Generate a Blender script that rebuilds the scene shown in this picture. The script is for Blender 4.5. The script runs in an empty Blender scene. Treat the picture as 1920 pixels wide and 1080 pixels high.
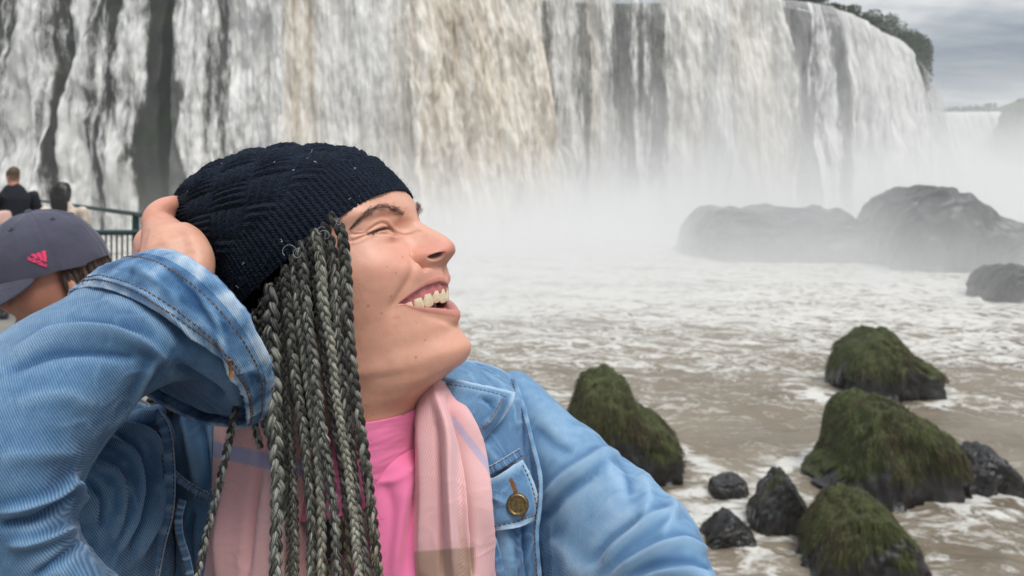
import bpy, bmesh, math, random
import numpy as np
from mathutils import Vector, Matrix

R = math.radians
scene = bpy.context.scene
COL = scene.collection

# ---------------------------------------------------------------- camera
F = 1371.4          # focal length in photo pixels (1920 wide)
HORIZON = 340.0     # photo row of the horizon (a level camera with a shifted lens)
CZ = 6.0            # camera height over the river; the walkway deck is at 4.4
cam_d = bpy.data.cameras.new('camera')
cam = bpy.data.objects.new('camera', cam_d)
COL.objects.link(cam)
cam.location = (0, 0, CZ)
cam.rotation_euler = (R(90), 0, 0)
cam_d.sensor_width = 36.0
cam_d.lens = F / 1920 * 36.0
cam_d.shift_y = -(540 - HORIZON) / 1920
cam_d.clip_start = 0.02
cam_d.clip_end = 5000
cam_d.dof.use_dof = True
cam_d.dof.focus_distance = 0.56
cam_d.dof.aperture_fstop = 11.0
scene.camera = cam

# ---------------------------------------------------------------- render settings
scene.render.engine = 'CYCLES'
cy = scene.cycles
cy.use_denoising = True
try:
    cy.denoiser = 'OPENIMAGEDENOISE'
except Exception:
    pass
cy.max_bounces = 7
cy.diffuse_bounces = 3
cy.glossy_bounces = 2
cy.transmission_bounces = 2
cy.transparent_max_bounces = 16
cy.volume_bounces = 2
cy.caustics_reflective = False
cy.caustics_refractive = False
cy.volume_step_rate = 2.0
cy.volume_max_steps = 256
scene.view_settings.view_transform = 'Standard'
scene.view_settings.look = 'None'
scene.view_settings.gamma = 1.0
scene.view_settings.exposure = 0.68

# ---------------------------------------------------------------- node helpers
def new_mat(name):
    m = bpy.data.materials.new(name)
    m.use_nodes = True
    nt = m.node_tree
    nt.nodes.clear()
    out = nt.nodes.new('ShaderNodeOutputMaterial')
    return m, nt, out

class NT:
    """small helper that adds nodes and links to a tree"""
    def __init__(s, nt):
        s.nt = nt
    def n(s, typ, **kw):
        nd = s.nt.nodes.new(typ)
        for k, v in kw.items():
            setattr(nd, k, v)
        return nd
    def put(s, nd, **inp):
        for k, v in inp.items():
            key = k.replace('_', ' ')
            s.set(nd.inputs[key], v)
        return nd
    def set(s, sock, v):
        if isinstance(v, bpy.types.NodeSocket):
            s.nt.links.new(v, sock)
        else:
            if sock.type == 'RGBA' and not hasattr(v, '__len__'):
                v = (v, v, v, 1)
            elif sock.type == 'RGBA' and len(v) == 3:
                v = (*v, 1)
            sock.default_value = v
    def math(s, op, a, b=0.0, c=None, clamp=False):
        nd = s.n('ShaderNodeMath', operation=op, use_clamp=clamp)
        s.set(nd.inputs[0], a); s.set(nd.inputs[1], b)
        if c is not None: s.set(nd.inputs[2], c)
        return nd.outputs[0]
    def vmath(s, op, a, b=(0, 0, 0)):
        nd = s.n('ShaderNodeVectorMath', operation=op)
        s.set(nd.inputs[0], a)
        if op == 'SCALE': s.set(nd.inputs['Scale'], b)
        else: s.set(nd.inputs[1], b)
        return nd.outputs['Value'] if op in ('LENGTH', 'DISTANCE', 'DOT_PRODUCT') else nd.outputs[0]
    def noise(s, vec, scale=5.0, detail=4.0, rough=0.55, dist=0.0, lac=2.0):
        nd = s.n('ShaderNodeTexNoise')
        s.set(nd.inputs['Vector'], vec)
        nd.inputs['Scale'].default_value = scale
        nd.inputs['Detail'].default_value = detail
        nd.inputs['Roughness'].default_value = rough
        nd.inputs['Lacunarity'].default_value = lac
        nd.inputs['Distortion'].default_value = dist
        return nd.outputs['Fac']
    def voronoi(s, vec, scale=5.0, feature='F1', out='Distance'):
        nd = s.n('ShaderNodeTexVoronoi', feature=feature)
        s.set(nd.inputs['Vector'], vec)
        nd.inputs['Scale'].default_value = scale
        return nd.outputs[out]
    def ramp(s, fac, stops, interp='LINEAR'):
        nd = s.n('ShaderNodeValToRGB')
        s.set(nd.inputs[0], fac)
        cr = nd.color_ramp
        cr.interpolation = interp
        while len(cr.elements) < len(stops):
            cr.elements.new(0.5)
        for e, (p, c) in zip(cr.elements, stops):
            e.position = p
            e.color = (c, c, c, 1) if not hasattr(c, '__len__') else (*c[:3], 1)
        return nd.outputs[0]
    def mrange(s, v, a, b, c=0.0, d=1.0, smooth=False):
        nd = s.n('ShaderNodeMapRange')
        if smooth: nd.interpolation_type = 'SMOOTHSTEP'
        s.set(nd.inputs[0], v)
        for i, x in enumerate((a, b, c, d)):
            s.set(nd.inputs[i + 1], x)
        return nd.outputs[0]
    def mix(s, fac, a, b, blend='MIX'):
        nd = s.n('ShaderNodeMix', data_type='RGBA', blend_type=blend)
        s.set(nd.inputs[0], fac); s.set(nd.inputs[6], a); s.set(nd.inputs[7], b)
        return nd.outputs[2]
    def attr(s, name, out='Fac'):
        nd = s.n('ShaderNodeAttribute', attribute_name=name)
        return nd.outputs[out]
    def pos(s):
        return s.n('ShaderNodeNewGeometry').outputs['Position']
    def obj_co(s):
        return s.n('ShaderNodeTexCoord').outputs['Object']
    def uv(s):
        return s.n('ShaderNodeTexCoord').outputs['UV']
    def sep(s, v):
        return s.n('ShaderNodeSeparateXYZ') if v is None else s._sep(v)
    def _sep(s, v):
        nd = s.n('ShaderNodeSeparateXYZ'); s.set(nd.inputs[0], v)
        return nd.outputs
    def comb(s, x, y, z):
        nd = s.n('ShaderNodeCombineXYZ')
        for i, v in enumerate((x, y, z)): s.set(nd.inputs[i], v)
        return nd.outputs[0]
    def bump(s, h, strength=0.3, dist=0.01, normal=None):
        nd = s.n('ShaderNodeBump')
        nd.inputs['Strength'].default_value = strength
        nd.inputs['Distance'].default_value = dist
        s.set(nd.inputs['Height'], h)
        if normal is not None: s.set(nd.inputs['Normal'], normal)
        return nd.outputs[0]
    def bsdf(s, color, rough=0.7, normal=None, **kw):
        nd = s.n('ShaderNodeBsdfPrincipled')
        s.set(nd.inputs['Base Color'], color)
        s.set(nd.inputs['Roughness'], rough)
        if normal is not None: s.set(nd.inputs['Normal'], normal)
        for k, v in kw.items():
            s.set(nd.inputs[k.replace('_', ' ')], v)
        return nd.outputs[0]

# ---------------------------------------------------------------- sky: an even overcast with soft cloud streaks
world = bpy.data.worlds.new('World')
scene.world = world
world.use_nodes = True
wt = world.node_tree
wt.nodes.clear()
W = NT(wt)
SUN_EL, SUN_AZ = R(60), R(145)     # high sun behind cloud, behind the camera to the right
sky = W.n('ShaderNodeTexSky', sky_type='NISHITA', sun_disc=False, sun_elevation=SUN_EL, sun_rotation=SUN_AZ)
wdir = W.n('ShaderNodeTexCoord').outputs['Generated']
wx, wy, wz = W._sep(wdir)[:3]
up = W.math('MAXIMUM', wz, 0.0)
den = W.math('ADD', up, 0.12)
cl = W.comb(W.math('DIVIDE', wx, den), W.math('DIVIDE', wy, den), 0.0)
n1 = W.noise(cl, 1.15, 6, 0.55, 0.4)
n2 = W.noise(W.vmath('MULTIPLY', cl, (0.6, 2.0, 1.0)), 2.4, 5, 0.6, 0.3)
cloud = W.math('ADD', W.math('MULTIPLY', n1, 0.65), W.math('MULTIPLY', n2, 0.35))
ccol = W.ramp(cloud, [(0.36, (0.25, 0.30, 0.365)), (0.50, (0.46, 0.50, 0.545)), (0.64, (0.90, 0.90, 0.89))])
elev = W.mrange(up, 0.0, 1.0, 0.72, 2.3)      # an overcast sky is brighter overhead than at the horizon
ccol = W.vmath('SCALE', ccol, elev)
nsk = W.vmath('SCALE', sky.outputs[0], 0.08)
wcol = W.mix(0.10, ccol, nsk)
bg = W.n('ShaderNodeBackground')
W.set(bg.inputs[0], wcol)
bg.inputs[1].default_value = 0.60
wo = W.n('ShaderNodeOutputWorld')
wt.links.new(bg.outputs[0], wo.inputs[0])

sun_d = bpy.data.lights.new('sun', 'SUN')
sun_d.energy = 1.5
sun_d.angle = R(25)
sun_d.color = (1.0, 0.955, 0.90)
sun = bpy.data.objects.new('sun', sun_d)
COL.objects.link(sun)
sd = Vector((math.sin(SUN_AZ) * math.cos(SUN_EL), math.cos(SUN_AZ) * math.cos(SUN_EL), math.sin(SUN_EL)))
sun.rotation_euler = sd.to_track_quat('Z', 'Y').to_euler()

# ---------------------------------------------------------------- geometry helpers
def P(px, py, Y):
    """the point at depth Y that the photo shows at pixel (px, py)"""
    return np.array([(px - 960.0) / F * Y, Y, CZ - (py - HORIZON) / F * Y])

def tag(o, label=None, cat=None, group=None, kind=None):
    if label: o['label'] = label
    if cat: o['category'] = cat
    if group: o['group'] = group
    if kind: o['kind'] = kind
    return o

def empty(name, loc=(0, 0, 0), rz=0.0):
    o = bpy.data.objects.new(name, None)
    COL.objects.link(o)
    o.location = loc
    o.rotation_euler.z = rz
    return o

def link(o, parent=None):
    COL.objects.link(o)
    if parent is not None:
        o.parent = parent
        o.matrix_parent_inverse = Matrix.LocRotScale(parent.location, parent.rotation_euler, parent.scale).inverted()
    return o

def mesh(name, verts, faces, mat=None, parent=None, smooth=True, uv=None, attrs=None):
    """one mesh object. faces: list of tuples, or an (n,4)/(n,3) int array. uv per vertex; attrs: {name: per-vertex floats or rgb}"""
    me = bpy.data.meshes.new(name)
    v = np.asarray(verts, dtype=np.float32).reshape(-1, 3)
    if isinstance(faces, np.ndarray):
        k = faces.shape[1]
        nf = len(faces)
        me.vertices.add(len(v)); me.vertices.foreach_set('co', v.ravel())
        me.loops.add(nf * k); me.loops.foreach_set('vertex_index', faces.astype(np.int32).ravel())
        me.polygons.add(nf)
        me.polygons.foreach_set('loop_start', np.arange(nf, dtype=np.int32) * k)
        me.polygons.foreach_set('loop_total', np.full(nf, k, dtype=np.int32))
        me.update(calc_edges=True)
        me.validate()
    else:
        me.from_pydata([tuple(map(float, x)) for x in v], [], [tuple(map(int, f)) for f in faces])
        me.update()
    if smooth and len(me.polygons):
        me.polygons.foreach_set('use_smooth', np.ones(len(me.polygons), dtype=bool))
    if uv is not None:
        ul = me.uv_layers.new(name='UVMap')
        li = np.empty(len(me.loops), dtype=np.int32); me.loops.foreach_get('vertex_index', li)
        ul.data.foreach_set('uv', np.asarray(uv, dtype=np.float32)[li].ravel())
    for k, a in (attrs or {}).items():
        a = np.asarray(a, dtype=np.float32)
        if a.ndim == 1:
            at = me.attributes.new(k, 'FLOAT', 'POINT'); at.data.foreach_set('value', a)
        else:
            at = me.attributes.new(k, 'FLOAT_COLOR', 'POINT')
            rgba = np.ones((len(a), 4), dtype=np.float32); rgba[:, :3] = a
            at.data.foreach_set('color', rgba.ravel())
    if mat is not None: me.materials.append(mat)
    o = bpy.data.objects.new(name, me)
    return link(o, parent)

def grid_faces(nu, nv, wrap_u=False, wrap_v=False, flip=False):
    """vertex index = i*nv + j, i over u, j over v"""
    iu = np.arange(nu if wrap_u else nu - 1); jv = np.arange(nv if wrap_v else nv - 1)
    i, j = np.meshgrid(iu, jv, indexing='ij')
    i2 = (i + 1) % nu; j2 = (j + 1) % nv
    q = [i * nv + j, i2 * nv + j, i2 * nv + j2, i * nv + j2]
    if flip: q = q[::-1]
    return np.stack([a.ravel() for a in q], 1)

def curves(name, pts_list, radii, mat, parent=None, tip=0.15):
    """hair strands: pts_list (n, k, 3) array, radii scalar or (n,)"""
    pts = np.asarray(pts_list, dtype=np.float32)
    n, k = pts.shape[:2]
    hc = bpy.data.hair_curves.new(name)
    hc.add_curves([k] * n)
    hc.attributes['position'].data.foreach_set('vector', pts.ravel())
    ra = hc.attributes.get('radius') or hc.attributes.new('radius', 'FLOAT', 'POINT')
    prof = np.linspace(1, tip, k)[None, :] * (np.full(n, radii) if np.isscalar(radii) else np.asarray(radii))[:, None]
    ra.data.foreach_set('value', prof.astype(np.float32).ravel())
    hc.materials.append(mat)
    o = bpy.data.objects.new(name, hc)
    return link(o, parent)

rng = np.random.default_rng(7)
_perm = rng.permutation(256); _perm = np.concatenate([_perm, _perm, _perm])
_grad = np.array([(1,1,0),(-1,1,0),(1,-1,0),(-1,-1,0),(1,0,1),(-1,0,1),(1,0,-1),(-1,0,-1),(0,1,1),(0,-1,1),(0,1,-1),(0,-1,-1),(1,1,0),(-1,1,0),(0,-1,1),(0,-1,-1)], dtype=np.float32)
def perlin(p):
    p = np.asarray(p, dtype=np.float32)
    i = np.floor(p).astype(np.int64); f = (p - i).astype(np.float32); i &= 255
    u = f * f * f * (f * (f * 6 - 15) + 10)
    out = 0
    for dx in (0, 1):
        wx = u[:, 0] if dx else 1 - u[:, 0]
        a = _perm[i[:, 0] + dx]
        for dy in (0, 1):
            wy = u[:, 1] if dy else 1 - u[:, 1]
            b = _perm[a + i[:, 1] + dy]
            for dz in (0, 1):
                wz_ = u[:, 2] if dz else 1 - u[:, 2]
                g = _grad[_perm[b + i[:, 2] + dz] & 15]
                d = g[:, 0] * (f[:, 0] - dx) + g[:, 1] * (f[:, 1] - dy) + g[:, 2] * (f[:, 2] - dz)
                out = out + d * wx * wy * wz_
    return out
def fbm(p, octaves=4, gain=0.5, lac=2.0):
    p = np.asarray(p, dtype=np.float32); a = 1.0; s = 0; out = 0
    for o in range(octaves):
        out = out + a * perlin(p + 17.3 * o); s += a; a *= gain; p = p * lac
    return out / s * 1.6
def sstep(a, b, x):
    t = np.clip((x - a) / (b - a), 0, 1)
    return t * t * (3 - 2 * t)
def pchip(xs, ys, x):
    """smooth monotone interpolation of control values (ys may be (n,) or (n,k))"""
    xs = np.asarray(xs, float); ys = np.asarray(ys, float); x = np.asarray(x, float)
    h = np.diff(xs); sl = (np.diff(ys, axis=0).T / h).T
    m = np.zeros_like(ys)
    if len(xs) > 2:
        a, b = sl[:-1], sl[1:]
        hh0 = h[:-1].reshape((-1,) + (1,) * (ys.ndim - 1)); hh1 = h[1:].reshape((-1,) + (1,) * (ys.ndim - 1))
        w1 = 2 * hh1 + hh0; w2 = hh1 + 2 * hh0
        with np.errstate(divide='ignore', invalid='ignore'):
            mm = (w1 + w2) / (w1 / a + w2 / b)
        m[1:-1] = np.where(a * b > 0, mm, 0)
    m[0] = sl[0]; m[-1] = sl[-1]
    x = np.clip(x, xs[0], xs[-1])
    k = np.clip(np.searchsorted(xs, x) - 1, 0, len(xs) - 2)
    hk = h[k]; t = (x - xs[k]) / hk
    if ys.ndim > 1:
        t = t[..., None]; hk = hk[..., None]
    return ((1 + 2 * t) * (1 - t) ** 2 * ys[k] + t * (1 - t) ** 2 * hk * m[k] + t * t * (3 - 2 * t) * ys[k + 1] + t * t * (t - 1) * hk * m[k + 1])
def spline(pts, n):
    """Catmull-Rom through pts (k,d), n samples, parameter by chord length"""
    pts = np.asarray(pts, float)
    d = np.r_[0, np.cumsum(np.maximum(np.linalg.norm(np.diff(pts[:, :min(3, pts.shape[1])], axis=0), axis=1), 1e-6))]
    e = np.vstack([2 * pts[0] - pts[1], pts, 2 * pts[-1] - pts[-2]])
    dd = np.r_[d[0] - (d[1] - d[0]), d, d[-1] + (d[-1] - d[-2])]
    x = np.linspace(0, d[-1], n)
    k = np.clip(np.searchsorted(d, x, side='right') - 1, 0, len(pts) - 2)
    h = d[k + 1] - d[k]; t = ((x - d[k]) / h)[:, None]
    m0 = (e[k + 2] - e[k]) / (dd[k + 2] - dd[k])[:, None] * h[:, None]
    m1 = (e[k + 3] - e[k + 1]) / (dd[k + 3] - dd[k + 1])[:, None] * h[:, None]
    return ((1 + 2 * t) * (1 - t) ** 2 * e[k + 1] + t * (1 - t) ** 2 * m0 + t * t * (3 - 2 * t) * e[k + 2] + t * t * (t - 1) * m1)
def frames(path):
    """parallel-transport frames: tangents, normals, binormals"""
    path = np.asarray(path, float)
    T = np.gradient(path, axis=0); T /= np.linalg.norm(T, axis=1)[:, None]
    N = np.zeros_like(T)
    a = np.array([0, 0, 1.0]) if abs(T[0][2]) < 0.9 else np.array([1.0, 0, 0])
    n = a - T[0] * a.dot(T[0]); N[0] = n / np.linalg.norm(n)
    for i in range(1, len(T)):
        n = N[i - 1] - T[i] * N[i - 1].dot(T[i]); N[i] = n / np.linalg.norm(n)
    return T, N, np.cross(T, N)
def tube(path, rad, k=10, ry=None):
    """verts, faces, of a tube (rad scalar or per-point), capped by fans"""
    path = np.asarray(path, float); n = len(path)
    T, N, B = frames(path)
    r = np.full(n, rad) if np.isscalar(rad) else np.asarray(rad)
    r2 = r if ry is None else (np.full(n, ry) if np.isscalar(ry) else np.asarray(ry))
    a = np.linspace(0, 2 * np.pi, k, endpoint=False)
    v = path[:, None] + N[:, None] * (np.cos(a)[None, :, None] * r[:, None, None]) + B[:, None] * (np.sin(a)[None, :, None] * r2[:, None, None])
    v = v.reshape(-1, 3)
    f = [tuple(x) for x in grid_faces(n, k, wrap_v=True)]
    f.append(tuple(range(k))[::-1]); f.append(tuple(range((n - 1) * k, n * k)))
    return v, f
def box_vf(x0, x1, y0, y1, z0, z1):
    v = [(x, y, z) for x in (x0, x1) for y in (y0, y1) for z in (z0, z1)]
    f = [(0, 1, 3, 2), (4, 6, 7, 5), (0, 4, 5, 1), (2, 3, 7, 6), (0, 2, 6, 4), (1, 5, 7, 3)]
    return v, f
def join_vf(parts):
    V, Fs, o = [], [], 0
    for v, f in parts:
        V.extend([tuple(x) for x in v]); Fs.extend([tuple(i + o for i in q) for q in f]); o += len(v)
    return V, Fs
def mat_plain(name, col, rough=0.7, var=0.15, scale=8.0, metallic=0.0, bump=0.0):
    m, nt, out = new_mat(name); N = NT(nt)
    a = N.noise(N.obj_co(), scale, 5, 0.6)
    lo = tuple(c * (1 - var) for c in col); hi = tuple(min(1, c * (1 + var)) for c in col)
    colr = N.ramp(a, [(0.3, lo), (0.7, hi)])
    bs = N.bsdf(colr, rough, N.bump(a, bump, 0.01) if bump else None, Metallic=metallic)
    nt.links.new(bs, out.inputs[0]); return m

def mat_strand(name, c0, c1, rough=0.75, c2=None):
    """thin strands, each of its own shade"""
    m, nt, out = new_mat(name); N = NT(nt)
    hi = N.n('ShaderNodeHairInfo')
    stops = [(0.0, c0), (1.0, c1)] if c2 is None else [(0.0, c0), (0.6, c1), (1.0, c2)]
    colr = N.ramp(hi.outputs['Random'], stops)
    df = N.bsdf(colr, rough)
    nt.links.new(df, out.inputs[0]); return m

# ================================================================ THE PLACE: river, cliff, waterfalls, rocks, walkway
# ---- materials
def mat_river():
    m, nt, out = new_mat('river_water'); N = NT(nt)
    p = N.pos()
    px, py, pz = N._sep(p)[:3]
    # flow runs from the falls towards the lower right
    st = N.n('ShaderNodeMapping'); st.inputs['Rotation'].default_value = (0, 0, R(12)); N.set(st.inputs[0], p)
    q = N.vmath('MULTIPLY', st.outputs[0], (0.55, 1.0, 1.0))
    warp = N.math('ADD', N.math('MULTIPLY', N.noise(q, 0.22, 3, 0.5), 0.55), N.math('MULTIPLY', N.noise(N.vmath('MULTIPLY', q, (0.13, 0.75, 1.0)), 0.55, 4, 0.6, 0.6), 0.75))
    a = N.noise(q, 0.62, 9, 0.66, 1.6)
    b = N.noise(q, 2.1, 8, 0.62, 1.2)
    rid = N.math('SUBTRACT', 1.0, N.math('ABSOLUTE', N.math('MULTIPLY', N.math('SUBTRACT', a, 0.5), 5.0)), clamp=True)
    rid2 = N.math('SUBTRACT', 1.0, N.math('ABSOLUTE', N.math('MULTIPLY', N.math('SUBTRACT', b, 0.5), 5.5)), clamp=True)
    near_falls = N.mrange(py, 12.0, 38.0, 0.0, 1.0, smooth=True)
    bow = N.attr('foam')
    thr = N.math('SUBTRACT', N.math('SUBTRACT', N.math('ADD', 0.42, N.math('MULTIPLY', warp, 0.85)), N.math('MULTIPLY', near_falls, 0.42)), N.math('MULTIPLY', bow, 0.48))
    f = N.math('ADD', N.math('MULTIPLY', rid, 0.6), N.math('MULTIPLY', rid2, 0.55))
    foam = N.mrange(f, thr, N.math('ADD', thr, 0.36), 0.0, 1.0, smooth=True)
    base = N.ramp(N.noise(q, 0.5, 5, 0.6), [(0.3, (0.17, 0.138, 0.098)), (0.7, (0.29, 0.245, 0.185))])
    colr = N.mix(foam, base, (0.66, 0.645, 0.605))
    rough = N.mrange(foam, 0, 1, 0.22, 0.75)
    hgt = N.math('ADD', N.math('MULTIPLY', f, 0.5), N.math('MULTIPLY', N.noise(q, 7.0, 6, 0.6), 0.5))
    bs = N.bsdf(colr, rough, N.bump(hgt, 0.6, 0.12), IOR=1.33)
    nt.links.new(bs, out.inputs[0]); return m

def mat_falls():
    """falling water: tint and cover come from the mesh (how much water runs there), clumps and painted shade from noise"""
    m, nt, out = new_mat('falling_water'); N = NT(nt)
    u = N.uv()                                     # metres along the lip, metres fallen
    flow = N.attr('flow'); tan = N.attr('silt')
    q = N.vmath('MULTIPLY', u, (1.0, 0.11, 1.0))
    a = N.noise(q, 0.75, 8, 0.60, 0.15)
    q2 = N.vmath('MULTIPLY', u, (1.0, 0.26, 1.0))
    b = N.noise(q2, 2.0, 7, 0.64, 0.25)
    q3 = N.vmath('MULTIPLY', u, (1.0, 0.05, 1.0))
    c = N.noise(q3, 1.3, 5, 0.6)
    tot = N.math('ADD', N.math('ADD', N.math('MULTIPLY', a, 0.38), N.math('MULTIPLY', b, 0.27)), N.math('MULTIPLY', c, 0.35))
    cover = N.math('ADD', N.math('SUBTRACT', tot, 0.5), N.math('MULTIPLY', N.math('SUBTRACT', flow, 0.56), 0.66))
    alpha = N.mrange(cover, -0.07, 0.11, 0.0, 1.0, smooth=True)
    alpha = N.math('MAXIMUM', alpha, N.attr('film'))
    white = N.mrange(tot, 0.34, 0.58, 0.0, 1.0)  # low values darken the colour, painting shade into hollows of the water
    col_w = N.mix(white, (0.36, 0.362, 0.355), (0.94, 0.935, 0.915))
    col_t = N.mix(white, (0.40, 0.305, 0.185), (0.93, 0.88, 0.79))
    colr = N.mix(tan, col_w, col_t)
    df = N.n('ShaderNodeBsdfDiffuse'); N.set(df.inputs[0], colr)
    N.set(df.inputs['Normal'], N.bump(tot, 0.5, 0.7))
    tr = N.n('ShaderNodeBsdfTranslucent'); N.set(tr.inputs[0], colr)
    mx0 = N.n('ShaderNodeMixShader'); mx0.inputs[0].default_value = 0.22
    nt.links.new(df.outputs[0], mx0.inputs[1]); nt.links.new(tr.outputs[0], mx0.inputs[2])
    tp = N.n('ShaderNodeBsdfTransparent')
    mx = N.n('ShaderNodeMixShader'); N.set(mx.inputs[0], alpha)
    nt.links.new(tp.outputs[0], mx.inputs[1]); nt.links.new(mx0.outputs[0], mx.inputs[2])
    nt.links.new(mx.outputs[0], out.inputs[0]); return m

def mat_cliff():
    m, nt, out = new_mat('wet_cliff'); N = NT(nt)
    p = N.pos()
    a = N.noise(N.vmath('MULTIPLY', p, (1, 1, 0.35)), 0.5, 8, 0.65)
    g = N.noise(p, 0.28, 5, 0.6)
    rock = N.ramp(a, [(0.3, (0.006, 0.0065, 0.006)), (0.6, (0.022, 0.023, 0.021)), (0.8, (0.05, 0.049, 0.045))])
    moss = N.ramp(a, [(0.35, (0.008, 0.014, 0.004)), (0.7, (0.026, 0.042, 0.012))])
    colr = N.mix(N.mrange(g, 0.47, 0.60, 0, 1, True), rock, moss)
    bs = N.bsdf(colr, 0.8, N.bump(a, 0.8, 0.6), Specular_IOR_Level=0.12)
    nt.links.new(bs, out.inputs[0]); return m

def mat_rock(name='river_rock', moss=1.0):
    m, nt, out = new_mat(name); N = NT(nt)
    p = N.obj_co()
    a = N.noise(p, 2.2, 9, 0.66); b = N.noise(p, 9.0, 6, 0.6); v = N.voronoi(p, 3.5)
    h = N.math('ADD', N.math('MULTIPLY', a, 0.6), N.math('ADD', N.math('MULTIPLY', b, 0.25), N.math('MULTIPLY', v, 0.3)))
    rock = N.ramp(h, [(0.35, (0.006, 0.006, 0.0065)), (0.6, (0.022, 0.021, 0.021)), (0.85, (0.07, 0.066, 0.062))])
    green = N.ramp(N.noise(p, 1.5, 6, 0.7), [(0.3, (0.022, 0.028, 0.009)), (0.55, (0.055, 0.068, 0.018)), (0.75, (0.085, 0.075, 0.03))])
    mk = N.math('MULTIPLY', N.attr('moss'), moss)
    mk = N.mrange(N.math('ADD', mk, N.math('MULTIPLY', N.math('SUBTRACT', a, 0.5), 0.7)), 0.4, 0.6, 0, 1, True)
    colr = N.mix(mk, rock, green)
    rough = N.mrange(mk, 0, 1, 0.32, 0.9)
    bs = N.bsdf(colr, rough, N.bump(h, 0.7, 0.08))
    nt.links.new(bs, out.inputs[0]); return m

M_river, M_falls, M_cliff = mat_river(), mat_falls(), mat_cliff()
M_rock = mat_rock()
def mat_grass():
    m, nt, out = new_mat('rock_grass'); N = NT(nt)
    hi = N.n('ShaderNodeHairInfo').outputs['Random']
    g = N.ramp(hi, [(0.0, (0.022, 0.030, 0.009)), (0.6, (0.085, 0.105, 0.030)), (1.0, (0.19, 0.20, 0.075))])
    b = N.ramp(hi, [(0.0, (0.018, 0.015, 0.008)), (0.6, (0.07, 0.06, 0.026)), (1.0, (0.16, 0.13, 0.06))])
    k = N.mrange(N.noise(N.pos(), 0.9, 4, 0.65), 0.42, 0.60, 0, 1, True)
    nt.links.new(N.bsdf(N.mix(k, g, b), 0.8), out.inputs[0]); return m
M_grass = mat_grass()

# ---- cliff line (x, y): from the left of the picture to the right end where it turns away
CLIFF = np.array([(-130, 92), (-90, 86), (-60, 82), (-38, 83), (-20, 88), (-4, 96), (10, 101), (24, 101), (38, 103), (47, 109), (63, 128), (86, 162), (104, 200), (118, 250)], float)
TOPZ = 31.0
def cliff_xy(n):
    p = spline(CLIFF, n)
    t = np.gradient(p, axis=0); t /= np.linalg.norm(t, axis=1)[:, None]
    nrm = np.stack([t[:, 1], -t[:, 0]], 1)          # towards the viewer
    s = np.r_[0, np.cumsum(np.linalg.norm(np.diff(p, axis=0), axis=1))]
    return p, nrm, s

# rock wall behind the water
p, nrm, s = cliff_xy(420)
zz = np.linspace(-2, TOPZ - 0.4, 60)
S, Z = np.meshgrid(s, zz, indexing='ij')
dsp = fbm(np.stack([S.ravel() * 0.16, Z.ravel() * 0.10, np.zeros(S.size)], 1), 5).reshape(S.shape) * 2.0
dsp = dsp - 0.5 * sstep(TOPZ - 3, TOPZ, Z) * 2.0
xy = p[:, None, :] + nrm[:, None, :] * dsp[..., None]
v = np.concatenate([xy, Z[..., None]], 2)
# flat ground on top of the cliff
back = np.concatenate([p - nrm * 60, np.full((len(p), 1), TOPZ + 0.2)], 1)
edge = np.concatenate([p - nrm * 1.5, np.full((len(p), 1), TOPZ)], 1)
v = np.concatenate([v, edge[:, None], back[:, None]], 1)
cliff = mesh('cliff', v, grid_faces(v.shape[0], v.shape[1]), M_cliff)
tag(cliff, kind='structure')

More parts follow.
